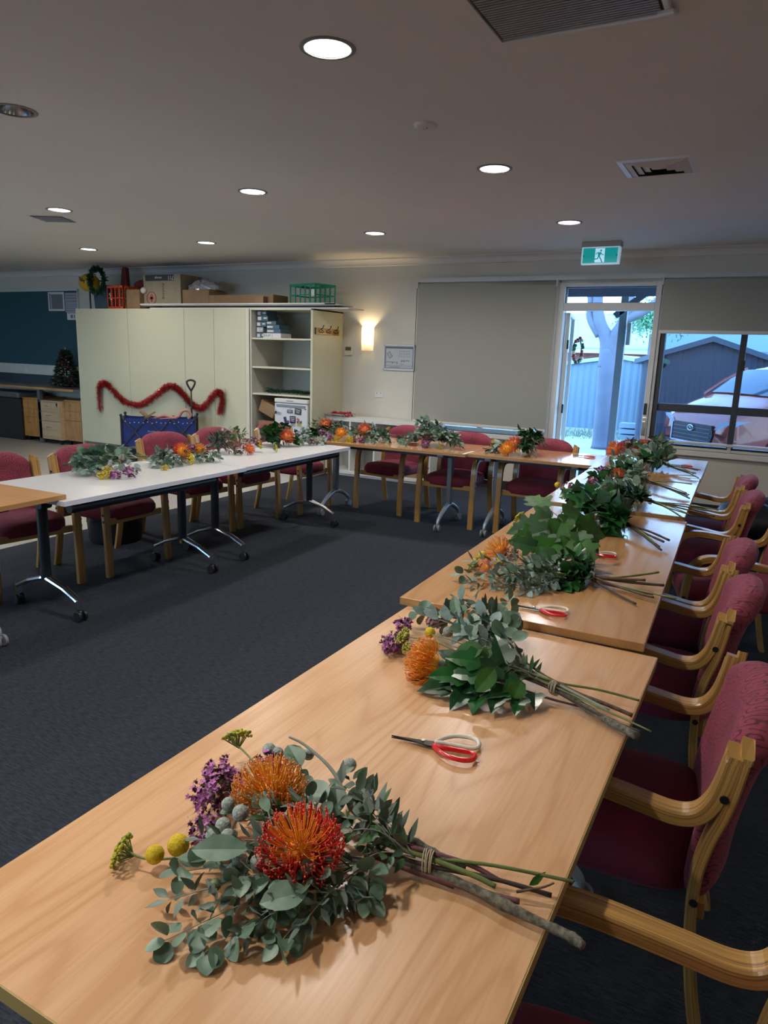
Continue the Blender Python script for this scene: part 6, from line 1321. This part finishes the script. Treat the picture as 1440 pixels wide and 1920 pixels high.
# brick building with a long pale roof beyond
e = empty('brick_house', (-8, 26, GZ), 'red brick house with a long pale roof beyond the fence', 'house')
m = MB(); m.box(-14, 0, 0, 24, 6, 2.02); m.build('wall', mat('red_brick', (.30,.12,.10), .9, noise=.2, nscale=6), e)
m = MB(); m.prism([(-.5, 2.08), (-.5, 2.18), (6, 3.75), (12, 2.1), (12, 2.0)], lambda q: V((-15, q[0], q[1])), lambda q: V((25, q[0], q[1]))); m.build('roof', mat('pale_roof', (.24,.32,.38), .6, noise=.04, nscale=.6), e)
m = MB(); m.box(-15, -.62, 2.0, 25, -.5, 2.12); m.build('gutter', mat('gutter', (.5,.52,.55), .5), e)
# gable garage behind the car
e = empty('steel_garage', (-1.13, 16.4, GZ), 'grey steel garage with a pitched gable behind the orange car', 'garage')
gz2 = lambda x: 2.18 - abs(x)*.335
m = MB(); ribbed(m, -1.35, 1.35, 0, 0, gz2, .11, .014); m.add([(-1.35,0,0),(-1.35,2,0),(-1.35,2,1.72),(-1.35,0,1.72)], [(0,1,2,3)]); m.build('wall', mat('grey_steel_sheet', (.058,.068,.09), .7, noise=.06, nscale=2), e)
m = MB()
for s in (-1, 1): m.prism([(0, 2.29), (s*1.5, 2.29-1.5*.335), (s*1.5, 2.29-1.5*.335-.10), (0, 2.18)], lambda q: V((q[0], -.12, q[1])), lambda q: V((q[0], 2.2, q[1])))
m.build('roof_edge', mat('garage_trim', (.09,.115,.14), .6), e)
# verandah: beam, soffit and post
e = empty('verandah', (-1.86, 10.4, GZ), 'verandah roof with a dark soffit and one steel post outside the door', 'verandah')
m = MB(); m.box(-4.5, D+.16-10.4+.0, 2.72-GZ, 2.5, .25, 2.80-GZ); m.build('soffit', mat('soffit_dark', (.03,.04,.06), .8), e)
m = MB(); m.box(-4.5, -.06, 2.42-GZ, 2.5, .02, 2.72-GZ); m.build('beam', mat('beam_blue', (.05,.075,.12), .7), e)
m = MB(); m.box(-.068, -.04, 0, .028, .04, 2.72-GZ); m.build('post', mat('post_blue_grey', (.13,.165,.20), .6), e)
m = MB(); m.obox((.10, .0, 2.35-GZ), .6, .08, .08, Matrix.Rotation(R(-38), 3, 'Y')); m.build('brace', bpy.data.materials['beam_blue'], e)
m = MB(); m.box(.05, -.07, 1.78-GZ, .10, .02, 2.07-GZ); m.build('junction_box', mat('grey_box', (.20,.20,.20), .6), e)
# tree
e = empty('gum_tree', (-2.86, 14.6, GZ), 'smooth pale forked tree trunk standing beyond the door', 'tree')
bark = mat('smooth_bark', (.115,.125,.16), .8, noise=.12, nscale=3)
m = MB(); b = (0,0)
m.tube(catmull([(.03,0,0), (.02,0,.6), (.0,0,1.4), (-.02,0,2.0)], 6), [.20,.185,.175,.17,.17,.165,.165,.165,.165,.165,.165,.165,.165,.165,.165,.16,.16,.15,.10], 16)
m.tube(catmull([(-.02,0,1.6), (-.05,0,2.1), (-.22,0,2.45), (-.30,0,2.9), (-.28,.1,3.6), (-.7,.2,4.8)], 5), [.16-.004*i for i in range(26)], 12)
m.tube(catmull([(.0,0,1.6), (.06,0,2.1), (.22,0,2.45), (.30,0,2.9), (.27,.1,3.6), (.4,.2,4.8)], 5), [.15-.004*i for i in range(26)], 12)
m.tube(catmull([(-.2,0,2.2), (-.42,0,2.55), (-.47,0,3.0), (-.9,.1,3.8)], 5), [.085-.003*i for i in range(16)], 10)
m.tube(catmull([(.25,0,2.5), (.7,0,2.75), (1.2,0,3.3), (1.9,.1,4.4)], 5), [.10-.004*i for i in range(16)], 10)
m.build('trunk', bark, e, smooth=True)
m = MB(); rg = random.Random(5)
for i in range(2600):
    p = V((rg.gauss(0,1.6), rg.gauss(.3,1.2), 7.6+rg.gauss(0,.4))); d = rv(rg).normalized(); s = d.cross(rv(rg).normalized())*.05
    m.add([p-s, p+s, p+d*.22+s*.3, p+d*.22-s*.3], [(0,1,2,3)])
m.build('foliage', mat('gum_foliage', (.05,.10,.05), .7), e)
e = empty('leafy_tree', (-3.45, 24.0, GZ), 'bright leafy tree top above the roof at the right of the door', 'tree')
m = MB(); m.tube([(0,0,0), (0,0,2.6)], .06, 8); m.build('trunk', bark, e)
m = MB()
for i in range(3800):
    p = V((rg.gauss(0,.42), rg.gauss(0,.4), 3.12+rg.gauss(0,.24))); d = rv(rg).normalized(); s = d.cross(rv(rg).normalized())*.03
    m.add([p-s, p+s, p+d*.10+s*.3, p+d*.10-s*.3], [(0,1,2,3)])
m.build('foliage', mat('leaf_bright', (.12,.30,.16), .6), e)
e = empty('slatted_box', (-2.60, 17.0, GZ), 'low pale slatted box on the ground by the shed', 'box')
m = MB()
for z in (0, .13, .26): m.box(-.30, -.2, z, .30, .2, z+.10)
m.build('slats', mat('box_pale_blue', (.20,.27,.32), .7), e)

# ---- orange car
def car():
    e = empty('car', (-.98, 12.25, GZ), 'orange van-like car with a dark grille parked outside the right window', 'car', rz=R(-50))
    # local: nose towards -Y, length along +Y, x across
    orange = mat('car_orange', (.40,.055,.02), .22, coat=1); dark = mat('car_dark', (.02,.022,.028), .3); glass = mat('car_glass', (.05,.08,.10), .05, spec=1)
    st = [(0,.42,.70,.72,.80),(.04,.34,.88,.78,.80),(.18,.28,1.0,.84,.80),(.40,.25,1.10,.88,.82),(.62,.25,1.18,.90,.84),(.74,.25,1.24,.91,.80),(1.05,.25,1.47,.92,.74),(1.33,.25,1.64,.92,.70),(1.7,.25,1.72,.92,.70),(3.0,.25,1.75,.92,.70),(4.3,.25,1.73,.92,.70),(4.75,.27,1.55,.90,.66),(4.9,.45,1.05,.84,.74)]
    m = MB(); m.sm = True; N_ = 16
    for y, zb_, zt__, hw, tw in st:
        belt = min(1.12, zt__-.10); hwy = hw
        sec = [(-hwy*.92, zb_), (-hwy, zb_+.12), (-hwy, (zb_+belt)/2), (-hwy*.985, belt), (-(tw+(hwy-tw)*.45), belt+(zt__-belt)*.55), (-tw, zt__-.035), (-tw*.80, zt__-.005), (-tw*.3, zt__+.012)]
        sec = sec + [(-a, b) for a, b in sec[::-1]]
        for a, b in sec: m.v.append((a, y, b))
    for i in range(len(st)-1):
        for j in range(N_-1): m.face([i*N_+j, (i+1)*N_+j, (i+1)*N_+j+1, i*N_+j+1])
        m.face([i*N_+N_-1, (i+1)*N_+N_-1, (i+1)*N_, i*N_])
    m.face([j for j in range(N_)]); m.face([(len(st)-1)*N_+j for j in range(N_)][::-1])
    m.build('body', orange, e)
    m = MB(); m.sm = True
    rows = [(.74,1.25,.77),(.90,1.37,.74),(1.05,1.48,.72),(1.20,1.57,.69),(1.31,1.635,.67)]; k = 9
    for y, z, w in rows:
        for j in range(k): u = -1+2*j/(k-1); m.v.append((w*u, y+.10*u*u*.3, z+.03-.02*u*u))
    m.add([], []); m.sm = True
    for i in range(len(rows)-1):
        for j in range(k-1): m.face([i*k+j, i*k+j+1, (i+1)*k+j+1, (i+1)*k+j])
    m.build('windscreen', glass, e)
    for s in (-1, 1):
        m = MB(); m.add([(s*.918,1.05,1.12),(s*.925,2.25,1.12),(s*.80,2.25,1.58),(s*.80,1.52,1.56)], [(0,1,2,3)]); m.add([(s*.925,2.33,1.14),(s*.925,3.4,1.14),(s*.80,3.4,1.64),(s*.80,2.33,1.63)], [(0,1,2,3)]); m.build('side_window', glass, e)
        m = MB(); m.ball((s*1.02, 1.02, 1.17), .11, 12, 8, (1,.6,.8)); m.build('mirror', dark, e, smooth=True)
        m = MB(); m.prism([(s*.50,.74),(s*.80,.80),(s*.86,.90),(s*.60,.86)], lambda q: V((q[0], -.0+.05*(abs(q[0])>.7)+.0, q[1])), lambda q: V((q[0], .35, q[1]))); m.build('headlight', mat('headlight', (.55,.62,.70), .08, spec=1), e)
        m = MB(); m.prism([(s*.45,.36),(s*.74,.38),(s*.70,.50),(s*.50,.50)], lambda q: V((q[0], -.015, q[1])), lambda q: V((q[0], .2, q[1]))); m.build('fog_intake', dark, e)
        for y in (.95, 3.9):
            m = MB(); m.cyl((s*.70, y, .33), (s*.925, y, .33), .40, 28); m.build('wheel_arch', dark, e)
            m = MB(); m.lathe([(.001,-.11),(.20,-.11),(.30,-.10),(.33,-.06),(.33,.08),(.30,.11),(.20,.10),(.19,.06),(.001,.07)], (s*.83, y, .33), 32, (s,0,0)); w = m.build('wheel', mat('tyre', (.015,.016,.02), .7), e, smooth=True)
            m = MB(); m.cyl((s*.90, y, .33), (s*.935, y, .33), .06, 16)
            for q in range(6):
                a = q*PI/3; m.obox((s*.925, y+.12*math.cos(a), .33+.12*math.sin(a)), .02, .17, .035, Matrix.Rotation(a, 3, 'X'))
            m.torus((s*.92, y, .33), .20, .014, (1,0,0), 28, 6); m.build('rim', mat('alloy', (.55,.58,.62), .3, .7), w)
    m = MB(); m.prism([(-.46,.50),(.46,.50),(.52,.66),(.47,.80),(-.47,.80),(-.52,.66)], lambda q: V((q[0], -.03, q[1])), lambda q: V((q[0], .2, q[1]))); gr = m.build('grille', dark, e)
    m = MB()
    for z in (.55,.61,.67,.73): m.box(-.46, -.042, z, .46, -.028, z+.014)
    m.build('grille_slats', mat('slat_grey', (.12,.13,.15), .4), gr)
    m = MB(); m.box(-.49, -.04, .49, .49, -.02, .515); m.box(-.52, -.04, .50, -.49, -.02, .78); m.build('chrome_trim', M['chrome'], gr)
    m = MB(); m.torus((0, -.055, .73), .055, .008, (0,1,0), 24, 6, 1.25, .75); m.tube([(-.025,-.055,.70),(-.015,-.055,.76)], .006, 6); m.tube([(.015,-.055,.70),(.025,-.055,.76)], .006, 6); m.tube([(-.02,-.055,.73),(.02,-.055,.73)], .006, 6); m.build('emblem', M['chrome'], gr, smooth=True)
    m = MB(); m.box(-.20, -.045, .34, .20, -.02, .46); m.build('number_plate', mat('plate', (.40,.42,.45), .5), e)
    m = MB(); m.prism([(-.45,.28),(.45,.28),(.38,.33),(-.38,.33)], lambda q: V((q[0], -.02, q[1])), lambda q: V((q[0], .2, q[1]))); m.build('lower_intake', dark, e)
    m = MB()
    for s in (-1, 1): m.tube(catmull([(s*.80,.70,1.22),(s*.76,1.05,1.47),(s*.71,1.40,1.66)], 5), .03, 8)
    m.build('windscreen_pillar', orange, e)
    return e
car()

# ================================================================== light, camera
w = bpy.data.worlds.new('world'); sc.world = w; w.use_nodes = True; t = w.node_tree; bg = t.nodes['Background']
# pale overcast sky, a little bluer overhead
tc = t.nodes.new('ShaderNodeTexCoord'); sp = t.nodes.new('ShaderNodeSeparateXYZ'); t.links.new(tc.outputs['Generated'], sp.inputs[0])
cr = t.nodes.new('ShaderNodeValToRGB'); t.links.new(sp.outputs['Z'], cr.inputs[0])
cr.color_ramp.elements[0].position = 0; cr.color_ramp.elements[0].color = (.50, .80, 1, 1); cr.color_ramp.elements[1].position = .45; cr.color_ramp.elements[1].color = (.22, .50, 1, 1)
t.links.new(cr.outputs[0], bg.inputs['Color']); bg.inputs['Strength'].default_value = 7.5
sc.view_settings.view_transform = 'Standard'; sc.view_settings.look = 'None'; sc.view_settings.gamma = 1; sc.view_settings.use_curve_mapping = False
sc.view_settings.exposure = .42
sc.cycles.max_bounces = 8; sc.cycles.diffuse_bounces = 4; sc.cycles.glossy_bounces = 3; sc.cycles.transparent_max_bounces = 12; sc.cycles.sample_clamp_indirect = 4; sc.cycles.caustics_reflective = False; sc.cycles.caustics_refractive = False

cam = bpy.data.cameras.new('camera'); co = bpy.data.objects.new('camera', cam); col.objects.link(co); sc.camera = co
yaw, pit, rol = R(-27.79259), R(12.42141), R(1.9269294)
f = V((math.sin(yaw)*math.cos(pit), math.cos(yaw)*math.cos(pit), -math.sin(pit))); r = V((math.cos(yaw), -math.sin(yaw), 0)); u = r.cross(f)
r2 = r*math.cos(rol)+u*math.sin(rol); u2 = -r*math.sin(rol)+u*math.cos(rol)
mt = Matrix((r2, u2, -f)).transposed().to_4x4(); mt.translation = V((0, 0, 1.53)); co.matrix_world = mt
cam.sensor_fit = 'HORIZONTAL'; cam.sensor_width = 36; cam.lens = 1331/1440*36; cam.clip_start = .05; cam.clip_end = 200
